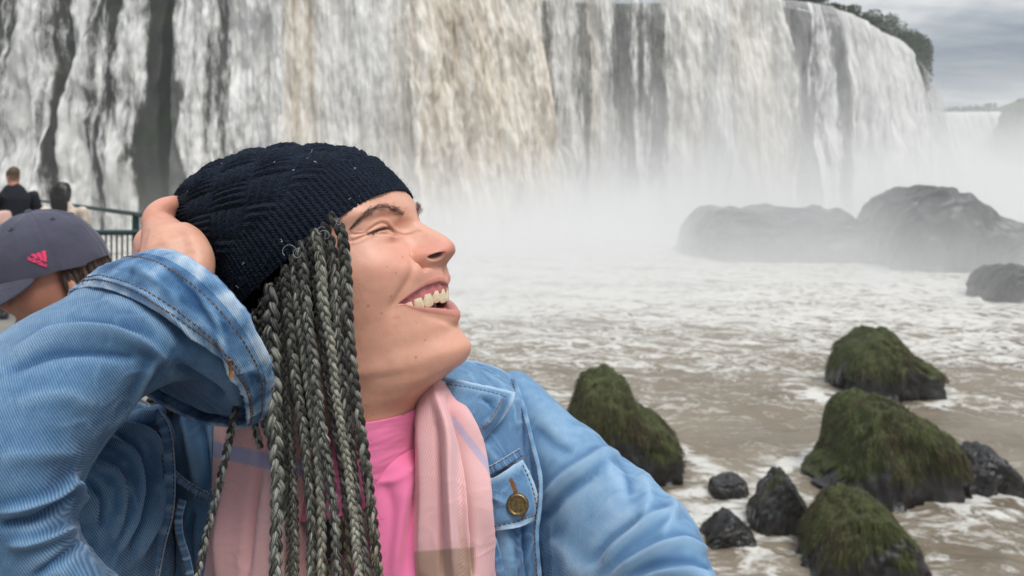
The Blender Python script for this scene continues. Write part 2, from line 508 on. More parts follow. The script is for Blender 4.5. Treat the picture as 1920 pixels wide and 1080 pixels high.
def falls(name, label, s0, s1, flow_pts, tan_pts, throw_pts, ns, seed, ntv=190, top=TOPZ, rag=0.8, film=0.42):
    """a curtain of falling water along the cliff from s0 to s1 (metres along the lip)"""
    pp, nn, ss = cliff_xy(1500)
    sv = np.linspace(s0, s1, ns)
    cx = np.stack([np.interp(sv, ss, pp[:, 0]), np.interp(sv, ss, pp[:, 1])], 1)
    cn = np.stack([np.interp(sv, ss, nn[:, 0]), np.interp(sv, ss, nn[:, 1])], 1)
    cn /= np.linalg.norm(cn, axis=1)[:, None]
    tv = np.linspace(0, 1, ntv)
    lip = np.clip((0.06 - tv) / 0.06, 0, 1)
    flow = np.interp(sv, *zip(*flow_pts)); tan = np.interp(sv, *zip(*tan_pts)); throw = np.interp(sv, *zip(*throw_pts))
    Sg, Tg = np.meshgrid(sv, tv, indexing='ij')
    drop = (top + 0.5) * np.clip(Tg - 0.06, 0, 1) / 0.94
    out = throw[:, None] * np.sqrt(np.clip(Tg - 0.03, 0, 1)) + 1.6 - 3.5 * lip[None, :]
    q = np.stack([Sg.ravel(), drop.ravel(), np.full(Sg.size, seed * 3.7)], 1)
    d = fbm(q * (0.16, 0.035, 1), 3) * 2.6 + fbm(q * (0.50, 0.12, 1) + 5, 4) * rag * 1.5 + np.abs(fbm(q * (1.3, 0.22, 1) + 9, 3)) * 0.6 * rag
    d = d.reshape(Sg.shape) * sstep(0.0, 0.16, Tg)
    out = out + d
    xy = cx[:, None, :] + cn[:, None, :] * out[..., None]
    z = top + 0.25 - drop - 0.25 * (1 - lip[None, :]) + fbm(np.stack([Sg.ravel() * 0.12, np.zeros(Sg.size), np.full(Sg.size, seed)], 1), 3).reshape(Sg.shape) * 0.5 * lip[None, :]
    v = np.concatenate([xy, z[..., None]], 2)
    wan = fbm(np.stack([Sg.ravel() * 0.10, drop.ravel() * 0.05, np.full(Sg.size, seed * 1.9)], 1), 3).reshape(Sg.shape) * 1.3 + (fbm(np.stack([Sg.ravel() * 0.6, drop.ravel() * 0.16, np.full(Sg.size, seed * 2.9)], 1), 3).reshape(Sg.shape)) * 0.5
    fl = np.interp((Sg + wan * sstep(0, .3, Tg)).ravel(), *zip(*flow_pts)).reshape(Sg.shape) + 0.12 * sstep(0.5, 1.0, Tg)
    wob = fbm(q * (0.10, 0.02, 1) + 31, 3).reshape(Sg.shape)
    o = mesh(name, v, grid_faces(ns, ntv), M_falls, uv=np.stack([Sg.ravel() + seed * 40, drop.ravel()], 1),
             attrs={'film': np.full(Sg.size, film), 'flow': fl.ravel(), 'silt': np.clip(np.broadcast_to(tan[:, None], Sg.shape) + wob * 0.35 * (tan[:, None] > 0.05), 0, 1).ravel()})
    tag(o, label, 'waterfall', 'cascades of the waterfall')
    return o

falls('waterfall', 'thin white streams over dark rock at the far left of the falls', 48, 92,
      [(48, .55), (66, .46), (70, .62), (73, .46), (75, .50), (78, .82), (80.2, .54), (81.8, .42), (83.6, .78), (85.2, .58), (86.6, .43), (88.4, .78), (90.0, .60), (91.0, .35), (92, .05)],
      [(48, 0.0), (91, 0.0)], [(48, 2.5), (91, 2.5)], 330, 1, rag=1.3, film=0.05)
falls('waterfall', 'narrow grey stream beside the dark mossy gap in the cliff', 93.2, 104.2,
      [(93.2, .15), (94.2, .72), (95.6, .74), (97.0, .54), (98.2, .56), (99.2, .70), (101, .86), (104.2, 1.0)],
      [(93, 0.0), (104, 0.08)], [(93, 2.0), (100, 3.0), (104, 4.5)], 120, 2, rag=1.2, film=0.16)
falls('waterfall', 'broad white cascade with a tan silt streak above the knit hat', 103, 118.5,
      [(103, .55), (105, 1.1), (117, 1.1), (118.5, .6)], [(103, .1), (104.2, .4), (105.3, .95), (107, .85), (108.5, .35), (113, .22), (117, .45), (118.5, .6)],
      [(103, 4.5), (110, 5.5), (118.5, 6.0)], 190, 3)
falls('waterfall', 'heavy tan brown cascade at the middle of the falls', 116, 137.5,
      [(116, .2), (118.5, .9), (119.5, 1.1), (135.5, 1.1), (137.5, .35)], [(117, .6), (120, .95), (124, .75), (128, 1.0), (132, .75), (137.5, .9)],
      [(117, 7.5), (128, 9.0), (137.5, 7.0)], 230, 4, rag=1.15, film=0.0)
falls('waterfall', 'grey white streams split by dark ribs right of the tan cascade', 135, 155.5,
      [(135, .7), (138, .60), (140.5, .82), (142.6, .62), (143.6, .34), (144.6, .78), (147, .88), (149.2, .46), (150, .34), (151, .64), (153, .52), (154.4, .42), (155.5, .7)],
      [(135, .25), (143, .1), (145, .45), (147, .2), (155, .15)], [(135, 2.0), (155, 2.6)], 230, 5, film=0.34)
falls('waterfall', 'white and cream cascade falling into thick spray', 153.5, 171.5,
      [(153.5, .2), (156, .95), (157, 1.0), (169, 1.0), (171.5, .35)], [(154, .4), (158, .65), (162, .3), (164, .65), (168, .5), (171, .2)],
      [(154, 4.0), (163, 5.5), (171, 4.5)], 200, 6, film=0.0)
falls('waterfall', 'smooth white veil curving round the right end of the cliff', 170.5, 236,
      [(170.5, .5), (172, .42), (174, .38), (175, .62), (177, .68), (179, .42), (181, .72), (184, .82), (190, .95), (225, 1.0), (232, .7), (236, .35)],
      [(170, 0.0), (236, 0.03)], [(170, 3.0), (185, 5.0), (205, 7.5), (236, 7.0)], 420, 7, rag=0.5)
falls('waterfall', 'thin hanging strands of water past the veil', 234, 300,
      [(234, .3), (240, .55), (246, .35), (256, .6), (270, .5), (300, .5)], [(234, 0), (300, 0)], [(234, 10.0), (300, 10.0)], 200, 8, rag=0.5, film=0.2)

# ---- river
rows = np.r_[np.linspace(-30, 5, 40, endpoint=False), 6.0 * F / np.linspace(6.0 * F / 5, 6.0 * F / 140, 640), np.geomspace(145, 1400, 30)]
cols = np.linspace(-1, 1, 620)
half = 30 + 1.15 * np.maximum(rows, 0)
X = half[:, None] * cols[None, :] + 0.20 * np.maximum(rows, 0)[:, None]; Y = np.broadcast_to(rows[:, None], X.shape)
ca, sa = math.cos(R(12)), math.sin(R(12))
q = np.stack([(X * ca + Y * sa).ravel() * 0.55, (-X * sa + Y * ca).ravel(), np.zeros(X.size)], 1)
amp = np.clip(np.interp(Y.ravel(), [-30, 8, 20, 60, 120, 300], [0.6, 0.8, 1.0, 1.6, 1.2, 0.3]), 0, 2)
Zr = (fbm(q * 0.45, 3) * 0.13 + (0.5 - np.abs(fbm(q * 1.1 + 7, 4))) * 0.10 + fbm(q * 3.5 + 3, 3) * 0.035) * amp
# the rocks that stand in the river: (name, label, left px, right px, top px, base px, outline, moss, grass count)
ROCKS = [
 ('boulder', 'long low dark boulder half hidden by spray below the falls', 1280, 1650, 384, 490, [(0, .0), (.03, .66), (.10, .95), (.17, 1.0), (.34, .92), (.5, .98), (.66, .9), (.72, .97), (.84, .7), (.95, .5), (1, .0)], .15, 0),
 ('boulder', 'tall humped boulder fading into the mist at the right', 1622, 1960, 349, 508, [(0, .0), (.05, .66), (.12, .86), (.2, .90), (.3, 1.0), (.42, .98), (.52, .84), (.68, .66), (.78, .62), (.9, .5), (1, .0)], .12, 0),
 ('boulder', 'small grey boulder at the right edge in front of the misty hump', 1832, 1985, 496, 566, [(0, .0), (.06, .45), (.2, .85), (.32, 1.0), (.55, .9), (.8, .8), (1, .0)], .12, 0),
 ('mossy_rock', 'green topped rock standing alone beyond the largest mossy boulder', 1563, 1766, 620, 748, [(0, .0), (.03, .45), (.09, .75), (.2, .86), (.34, 1.0), (.5, .95), (.64, .72), (.74, .58), (.9, .52), (.97, .36), (1, .0)], .85, 6500),
 ('mossy_rock', 'largest mossy boulder draped with hanging green grass', 1532, 1794, 745, 945, [(0, .0), (.04, .24), (.16, .42), (.20, .80), (.28, .97), (.42, 1.0), (.66, .84), (.9, .70), (.96, .45), (1, .0)], .9, 12000),
 ('mossy_rock', 'rounded mossy boulder just behind the light blue sleeve', 1042, 1286, 708, 905, [(0, .0), (.06, .5), (.14, .78), (.2, .97), (.4, 1.0), (.55, .88), (.63, .66), (.82, .58), (.95, .42), (1, .0)], .95, 11000),
 ('river_rock', 'bare black rock right of the largest mossy boulder', 1782, 1922, 842, 938, [(0, .0), (.05, .6), (.2, .8), (.4, 1.0), (.6, .9), (.8, .56), (.93, .42), (1, .0)], .0, 0),
 ('river_rock', 'small flat black rock alone in the foam by the sleeve', 1328, 1404, 893, 938, [(0, .0), (.06, .7), (.3, .8), (.75, 1.0), (.97, .8), (1, .0)], .0, 0),
 ('mossy_rock', 'slim dark rock with a tuft of grass on its peak', 1404, 1524, 884, 1008, [(0, .0), (.05, .42), (.22, .66), (.42, .98), (.58, 1.0), (.72, .74), (.9, .44), (1, .0)], .30, 1600),
 ('river_rock', 'low black rock nearest the sleeve at the bottom', 1312, 1424, 963, 1034, [(0, .0), (.1, .4), (.34, .8), (.52, 1.0), (.7, .72), (.9, .45), (1, .0)], .0, 0),
 ('mossy_rock', 'front mossy rock with a shaggy grass cap at the bottom edge', 1508, 1728, 932, 1098, [(0, .0), (.04, .5), (.14, .8), (.3, 1.0), (.5, .96), (.7, .78), (.88, .56), (.96, .35), (1, .0)], .7, 8000),
]
foam = np.zeros(X.size, dtype=np.float32)
for (nm, lb, xl, xr, yt, yb, prof, ms, ng) in ROCKS:
    Yc = 6.0 * F / (yb - HORIZON); cxr = ((xl + xr) / 2 - 960) / F * Yc; hw = (xr - xl) / 2 / F * Yc
    dx = (X.ravel() - cxr) / (hw + 0.45); dy = (Y.ravel() - Yc - 0.55 * hw) / (hw * 0.8 + 0.5)
    rr = np.sqrt(dx * dx + dy * dy)
    ring = np.exp(-((rr - 1.05) / 0.22) ** 2) * (Yc < 30)
    wake = np.exp(-((Y.ravel() - Yc - 0.4 * hw + 0.2 * (X.ravel() - cxr)) / (0.5)) ** 2) * np.clip(1 - np.abs(X.ravel() - cxr - hw * 1.6) / (hw * 1.6), 0, 1) * (Yc < 30) * 0.8
    foam = np.maximum(foam, np.maximum(ring * 0.8, wake))
foam *= np.clip(0.62 + 0.9 * fbm(q * 0.9 + 11, 3), 0, 1)
Zr = Zr + foam * 0.06
river = mesh('river', np.stack([X.ravel(), Y.ravel(), Zr], 1), grid_faces(len(rows), len(cols), flip=True), M_river, attrs={'foam': foam})
tag(river, kind='structure')

# ---- rocks
def ico(sub):
    bm = bmesh.new(); bmesh.ops.create_icosphere(bm, subdivisions=sub, radius=1.0)
    v = np.array([x.co[:] for x in bm.verts]); f = np.array([[a.index for a in x.verts] for x in bm.faces]); bm.free()
    return v, f
ICO, ICOF = ico(6)
for k, (nm, lb, xl, xr, yt, yb, prof, ms, ng) in enumerate(ROCKS):
    Yc = 6.0 * F / (yb - HORIZON); hw = (xr - xl) / 2 / F * Yc; dep = hw * 0.8
    cyr = Yc + dep * 0.75; hw *= 0.92 * (Yc + dep * 0.6) / Yc; cxr = ((xl + xr) / 2 - 960) / F * (Yc + dep * 0.6)
    hgt = CZ - (yt - HORIZON) / F * (Yc + dep * 0.5)
    n = ICO
    b = n * (np.abs(n) ** 3.6).sum(1)[:, None] ** (-1 / 3.6) * 0.94           # blocky
    b = b + n * (fbm(n * 1.5 + k * 9.1, 5) * 0.26)[:, None] + n * ((0.35 - np.abs(fbm(n * 3.0 + k * 5.7, 4))) * 0.22)[:, None]
    b = b + n * (fbm(n * 9 + k, 3) * 0.03)[:, None]
    xn = np.clip((b[:, 0] + 1) / 2, 0, 1)
    top = np.interp(xn, *zip(*prof))
    z = np.where(b[:, 2] > -0.05, np.clip(b[:, 2], 0, 1.3) ** 0.55 * hgt * np.maximum(top, 0.12), b[:, 2] * hgt * 0.8)
    v = np.stack([b[:, 0] * hw, b[:, 1] * dep, z], 1)
    facing = np.clip(n[:, 2], -1, 1)
    moss = np.clip(ms * (0.30 + 0.75 * facing + 0.9 * np.clip(z / hgt, 0, 1) - 0.25) + fbm(n * 2.2 + k * 3, 4) * 0.65 * ms, 0, 1)
    o = mesh(nm, v, ICOF, M_rock, attrs={'moss': moss})
    o.location = (cxr, cyr, 0)
    tag(o, lb, 'rock', 'rocks standing in the river')
    if ng:
        idx = np.flatnonzero((moss > 0.5) & (z > hgt * 0.30) & (n[:, 1] < 0.6))
        rr = np.random.default_rng(k)
        idx = rr.choice(idx, ng)
        root = v[idx] + rr.normal(0, hw * 0.012, (ng, 3))
        nrm = np.stack([n[idx, 0] / hw, n[idx, 1] / dep, n[idx, 2] / hgt], 1); nrm /= np.linalg.norm(nrm, axis=1)[:, None]
        L = np.minimum(hw * rr.uniform(0.06, 0.22, ng), rr.uniform(0.06, 0.24, ng))
        clump = fbm(root * 2.2 / hw, 2)[:, None] * np.array([[0.5, 0.2, 0]])
        t = np.linspace(0, 1, 5)[None, :, None]
        side = nrm * (1, 1, 0.0)
        dirn = nrm * 0.7 + side * 0.3 + rr.normal(0, 0.28, (ng, 3)) + clump
        pts = root[:, None] + dirn[:, None] * L[:, None, None] * t * 0.55 + np.array([0, 0, -1.0]) * L[:, None, None] * (t ** 1.7) * 0.95
        g = curves('grass', pts, hw * 0.0042, M_grass, o)
        g.matrix_parent_inverse = Matrix.Identity(4)
        tag(g, kind='stuff')

# ---- far falls and the plateau beyond, at the right of the picture
p2 = np.array([(120, 300), (175, 290), (205, 288), (225, 283), (260, 270), (330, 250)], float)
pp = spline(p2, 260)
zt = np.linspace(0, 1, 40)
TOP2 = CZ + (HORIZON - 205) / F * 290
ss = np.linspace(0, 1, 260)
S2, T2 = np.meshgrid(ss, zt, indexing='ij')
dd = fbm(np.stack([S2.ravel() * 40, T2.ravel() * 3, np.zeros(S2.size)], 1), 4).reshape(S2.shape) * 1.2
v = np.stack([np.broadcast_to(pp[:, 0:1], S2.shape), pp[:, 1:2] - dd - 9 * np.sqrt(T2), TOP2 * (1 - T2) - 1 + 0 * S2], 2)
o = mesh('waterfall', v, grid_faces(260, 40), M_falls, uv=np.stack([S2.ravel() * 230, T2.ravel() * 35], 1), attrs={'film': np.full(S2.size, .5), 'flow': np.full(S2.size, 1.0), 'silt': np.zeros(S2.size)})
tag(o, 'distant wide white waterfall fading into spray at the right edge', 'waterfall', 'cascades of the waterfall')
v = np.array([(x, y, z) for (x, y) in ((100, 330), (175, 296), (225, 290), (330, 262), (420, 300)) for z in (-1, TOP2 - 0.6)] + [(x, y + 400, TOP2 + 0.8) for (x, y) in ((100, 330), (175, 296), (225, 290), (330, 262), (420, 300))], float)
f = [(2 * i, 2 * i + 2, 2 * i + 3, 2 * i + 1) for i in range(4)] + [(2 * i + 1, 2 * i + 3, 10 + i + 1, 10 + i) for i in range(4)]
o = mesh('far_plateau', v, f, M_cliff, smooth=False); tag(o, kind='structure')
# dark rib of rock that splits the far falls
b = ICO * (7.5, 9, 19) + ICO * (fbm(ICO * 2.2 + 4, 4) * 5)[:, None]
o = mesh('rock_outcrop', b, ICOF, M_rock, attrs={'moss': np.clip(ICO[:, 2] + .3, 0, 1) * .8})
o.location = (191, 274, 17.5)
tag(o, 'dark rock rib splitting the distant falls at the right edge', 'rock')

# ---- shrubs and trees on the lip
def mat_leaf(name, c0, c1):
    m, nt, out = new_mat(name); N = NT(nt)
    r = N.attr('shade')
    colr = N.ramp(r, [(0.0, c0), (1.0, c1)])
    bs = N.bsdf(colr, 0.7)
    nt.links.new(bs, out.inputs[0]); return m
M_leaf = mat_leaf('bush_leaf', (0.012, 0.024, 0.007), (0.055, 0.085, 0.022))
M_dry = mat_leaf('dry_grass_leaf', (0.07, 0.05, 0.016), (0.20, 0.15, 0.055))
M_bark = mat_plain('bark', (0.07, 0.055, 0.04), 0.9, 0.3, 3.0)
def bush(label, base, rx, rz, seed, n=1500, mat=M_leaf, name='bush', leaf=0.34, cat='bush', kinds=('crown', 'trunk'), hang=0.0):
    r = np.random.default_rng(seed)
    root = empty(name, base)
    nb = 9
    cen = r.normal(0, 1, (nb, 3)); cen /= np.linalg.norm(cen, axis=1)[:, None]
    cen = cen * r.uniform(0.3, 0.75, (nb, 1)) * (rx, rx, rz) + (0, 0, rz * 0.95)
    k = r.integers(0, nb, n)
    d = r.normal(0, 1, (n, 3)); d /= np.linalg.norm(d, axis=1)[:, None]
    c = cen[k] + d * r.uniform(0.55, 1.0, (n, 1)) ** 0.5 * (rx * 0.46, rx * 0.46, rz * 0.44)
    c[:, 2] -= hang * r.uniform(0, 1, n) ** 2 * rz * 2
    a = r.normal(0, 1, (n, 3)); a /= np.linalg.norm(a, axis=1)[:, None]
    b = np.cross(a, r.normal(0, 1, (n, 3))); b /= np.linalg.norm(b, axis=1)[:, None]
    L = leaf * r.uniform(0.6, 1.4, (n, 1))
    q = np.stack([c - a * L * 0.5, c + b * L * 0.28, c + a * L * 0.5, c - b * L * 0.28], 1).reshape(-1, 3) + np.array(base)
    sh = np.repeat(np.clip(r.uniform(0, 1, n) * 0.6 + r.uniform(0, .4, nb)[k], 0, 1), 4)
    o = mesh(kinds[0], q, np.arange(4 * n).reshape(n, 4), mat, root, smooth=False, attrs={'shade': sh})
    if kinds[1]:
        parts = []
        for i in range(5):
            e = cen[i] * 0.9
            parts.append(tube(spline([(0, 0, -0.6), (e[0] * .3, e[1] * .3, e[2] * .5), e], 6) + np.array(base), np.linspace(0.11, 0.03, 6) * rx / 2, 6))
        vv, ff = join_vf(parts)
        mesh(kinds[1], vv, ff, M_bark, root)
    tag(root, label, cat, 'shrubs along the lip of the falls')
    return root
def lip(s, inward=2.0, dz=0.0):
    pp, nn, sl = cliff_xy(1500)
    return (np.interp(s, sl, pp[:, 0]) - inward * np.interp(s, sl, nn[:, 0]), np.interp(s, sl, pp[:, 1]) - inward * np.interp(s, sl, nn[:, 1]), TOPZ + dz)
bush('dry golden grass clump on the lip above the cream cascade', lip(161.0, 0.6), 2.4, 1.1, 21, 1500, M_dry, 'grass_clump', 0.45, 'grass', ('blades', None))
bush('low dark bush at the left end of the green lip', lip(172.5, 0.5), 1.9, 1.2, 22, 1300)
bush('rounded dark bush on the lip beside the veil top', lip(176.0, 0.8), 2.6, 1.9, 23, 2000)
bush('wide bush leaning over the veil where the sky begins', lip(180.5, 0.8), 2.8, 1.8, 24, 2000)
bush('small bush in the notch where the sky meets the lip', lip(185.5, 0.4), 2.0, 1.1, 25, 1300)
bush('upright green bush above the curve of the veil', lip(193.0, 0.2), 2.4, 1.6, 26, 1700)
bush('dense green bush halfway down the skyline of the lip', lip(201.0, -0.5), 3.4, 2.2, 27, 2300)
bush('thin topped bush where the lip drops towards the right', lip(211.0, -1.0), 3.4, 2.3, 28, 2300)
bush('shaggy bush above the right edge of the veil', lip(221.0, -2.0), 4.0, 2.6, 32, 2500, hang=0.4)
bush('broad dark bush near the end of the cliff skyline', lip(229.0, -2.5), 4.4, 2.8, 29, 4200, leaf=0.5, hang=0.5)
bush('large overhanging tree crown at the very end of the cliff', lip(237.0, -3.0), 4.6, 3.0, 30, 5200, leaf=0.55, name='tree', cat='tree', hang=1.0)
bush('tall shaggy tree hanging over the last strands of water', lip(246.0, -3.5), 4.2, 2.8, 31, 5200, leaf=0.55, name='tree', cat='tree', hang=1.5)
# wood along the far plateau edge, reads as one line
r = np.random.default_rng(5); n = 6000
cx_ = r.uniform(120, 420, n); base_y = np.interp(cx_, [100, 175, 225, 330, 420], [335, 301, 295, 267, 305]) + r.uniform(0, 8, n)
hh = 0.8 + 1.5 * np.clip(fbm(np.stack([cx_ * 0.12, cx_ * 0, cx_ * 0], 1), 3) + .5, 0.1, 1.2)
c = np.stack([cx_, base_y, TOP2 + r.uniform(0, 1, n) * hh * 1.6 - .3], 1)
a = r.normal(0, 1, (n, 3)); b = r.normal(0, 1, (n, 3))
q_ = np.stack([c - a * .6, c + b * .5, c + a * .6, c - b * .5], 1).reshape(-1, 3)
o = mesh('far_wood', q_, np.arange(4 * n).reshape(n, 4), M_leaf, smooth=False, attrs={'shade': np.repeat(r.uniform(0, 1, n), 4)})
tag(o, 'thin line of trees on the distant plateau', 'trees', kind='stuff')

# ---- spray: volumes
def spray():
    m, nt, out = new_mat('spray'); N = NT(nt)
    p = N.pos()
    px, py, pz = N._sep(p)[:3]
    def blob(c, r):
        d = N.vmath('DIVIDE', N.vmath('SUBTRACT', p, c), r)
        return N.math('POWER', 2.718, N.math('MULTIPLY', N.vmath('DOT_PRODUCT', d, d), -1.0))
    terms = []
    for (A, c, r_) in SPRAY:
        terms.append(N.math('MULTIPLY', blob(c, r_), A))
    tot = terms[0]
    for t in terms[1:]: tot = N.math('ADD', tot, t)
    n = N.noise(N.vmath('MULTIPLY', p, (1, 0.7, 1.0)), 0.075, 4, 0.6, 0.6)
    tot = N.math('MULTIPLY', tot, N.mrange(n, 0.34, 0.66, 0.25, 1.75))
    vs = N.n('ShaderNodeVolumePrincipled')
    vs.inputs['Color'].default_value = (0.995, 0.995, 0.992, 1)
    vs.inputs['Anisotropy'].default_value = 0.0
    N.set(vs.inputs['Density'], tot)
    nt.links.new(vs.outputs[0], out.inputs['Volume'])
    return m
SPRAY = [  # density per metre, centre, radii
    (0.10, (8, 82, 0), (20, 13, 6.0)),
    (0.15, (26, 92, 2), (14, 9, 11)),
    (0.075, (52, 98, 2), (24, 14, 8)),
    (0.045, (88, 130, 2), (22, 40, 14)),
    (0.012, (150, 215, 2), (60, 60, 9)),
    (0.030, (34, 60, 0), (26, 12, 4.0)),
    (0.13, (4, 58, 0), (19, 15, 4.6)),
    (0.05, (12, 37, 0), (13, 9, 2.4)),
    (0.075, (30, 44, 0), (14, 7, 4.4)),
    (0.13, (-1, 38, 0), (10, 9, 2.8)),
]
vv, ff = box_vf(-55, 290, 20, 285, -0.8, 38)
o = mesh('spray', vv, ff, spray(), smooth=False)
tag(o, 'white spray drifting up from the foot of the falls', 'mist', kind='stuff')
m, nt, out = new_mat('haze'); N = NT(nt)
vs = N.n('ShaderNodeVolumePrincipled'); vs.inputs['Color'].default_value = (0.93, 0.95, 0.97, 1); vs.inputs['Density'].default_value = 0.0006
nt.links.new(vs.outputs[0], out.inputs['Volume'])
vv, ff = box_vf(-900, 900, -60, 1450, -6, 52)
o = mesh('haze', vv, ff, m, smooth=False)
tag(o, 'thin pale haze in the air over the river', 'haze', kind='stuff')
# ================================================================ THE WOMAN
# head frame: u forward out of the face, s towards her right (the camera side), w up; millimetres, origin at the root of the nose
_al, _ps, _rh = R(20), R(15), R(8)
_f0 = np.array([math.cos(_al), 0, math.sin(_al)]); _w0 = np.array([-math.sin(_al), 0, math.cos(_al)]); _s0 = np.array([0, -1.0, 0])
HF = _f0 * math.cos(_ps) + _s0 * math.sin(_ps)
_s1 = _s0 * math.cos(_ps) - _f0 * math.sin(_ps)
HS = _s1 * math.cos(_rh) + _w0 * math.sin(_rh)
HW = _w0 * math.cos(_rh) - _s1 * math.sin(_rh)
HO = P(788, 418, 0.58)
def HL(px, py, s):
    """head coordinates (u, s, w) of the point the photo shows at (px, py), s mm to the side of the middle plane"""
    d = np.array([(px - 960) / F, 1, -(py - HORIZON) / F])
    A = np.stack([HF, HW, -d], 1)
    x = np.linalg.solve(A, -(HO - np.array([0, 0, CZ]) + s / 1000 * HS))
    return np.array([x[0] * 1000, s, x[1] * 1000])
def HWORLD(usw):
    a = np.asarray(usw, float) / 1000.0
    return HO + a[..., 0:1] * HF + a[..., 1:2] * HS + a[..., 2:3] * HW
def HPIX(px, py, s):
    return HWORLD(HL(px, py, s))

woman = empty('person', (-0.20, 0.66, 4.4))
tag(woman, 'laughing woman in a dark knit hat and denim jacket with one hand behind her head', 'person')

def mat_skin():
    m, nt, out = new_mat('skin'); N = NT(nt)
    tint = N.attr('tint', 'Color')
    p = N.pos()
    mott = N.noise(p, 70, 6, 0.68)
    fine = N.noise(p, 900, 3, 0.6)
    pores = N.voronoi(p, 1150)
    fre = N.voronoi(p, 130)
    col = N.mix(0.34, tint, N.ramp(mott, [(0.3, (0.70, 0.42, 0.32)), (0.7, (0.95, 0.80, 0.68))]), 'MULTIPLY')
    frm = N.mrange(fre, 0.05, 0.11, 1.0, 0.0)
    frm = N.math('MULTIPLY', frm, N.mrange(N.noise(p, 60, 2, 0.5), 0.52, 0.66, 0, 0.40))
    col = N.mix(frm, col, (0.20, 0.085, 0.055))
    h = N.math('ADD', N.math('MULTIPLY', fine, 0.5), N.math('MULTIPLY', pores, 0.7))
    wet = N.attr('wet')
    rough = N.mrange(wet, 0, 1, N.mrange(mott, 0.3, 0.7, 0.34, 0.52), 0.22)
    nd = N.n('ShaderNodeBsdfPrincipled')
    N.set(nd.inputs['Base Color'], col); N.set(nd.inputs['Roughness'], rough)
    nd.inputs['Subsurface Weight'].default_value = 0.4
    nd.inputs['Subsurface Radius'].default_value = (1.0, 0.36, 0.2)
    nd.inputs['Subsurface Scale'].default_value = 0.0028
    nd.inputs['Specular IOR Level'].default_value = 0.5
    N.set(nd.inputs['Normal'], N.bump(h, 0.24, 0.0005))
    nt.links.new(nd.outputs[0], out.inputs[0]); return m
M_skin = mat_skin()

SKIN = np.array([0.735, 0.425, 0.318])

def cr_shared(tau, pts, x):
    """Catmull-Rom along axis 0 at shared parameters"""
    tau = np.asarray(tau, float); pts = np.asarray(pts, float)
    k = np.clip(np.searchsorted(tau, x, side='right') - 1, 1, len(tau) - 3)
    h = tau[k + 1] - tau[k]; t = (x - tau[k]) / h
    sh = (-1,) + (1,) * (pts.ndim - 1)
    t = t.reshape(sh); h = h.reshape(sh)
    m0 = (pts[k + 1] - pts[k - 1]) / (tau[k + 1] - tau[k - 1]).reshape(sh) * h
    m1 = (pts[k + 2] - pts[k]) / (tau[k + 2] - tau[k]).reshape(sh) * h
    return (1 + 2 * t) * (1 - t) ** 2 * pts[k] + t * (1 - t) ** 2 * m0 + t * t * (3 - 2 * t) * pts[k + 1] + t * t * (t - 1) * m1

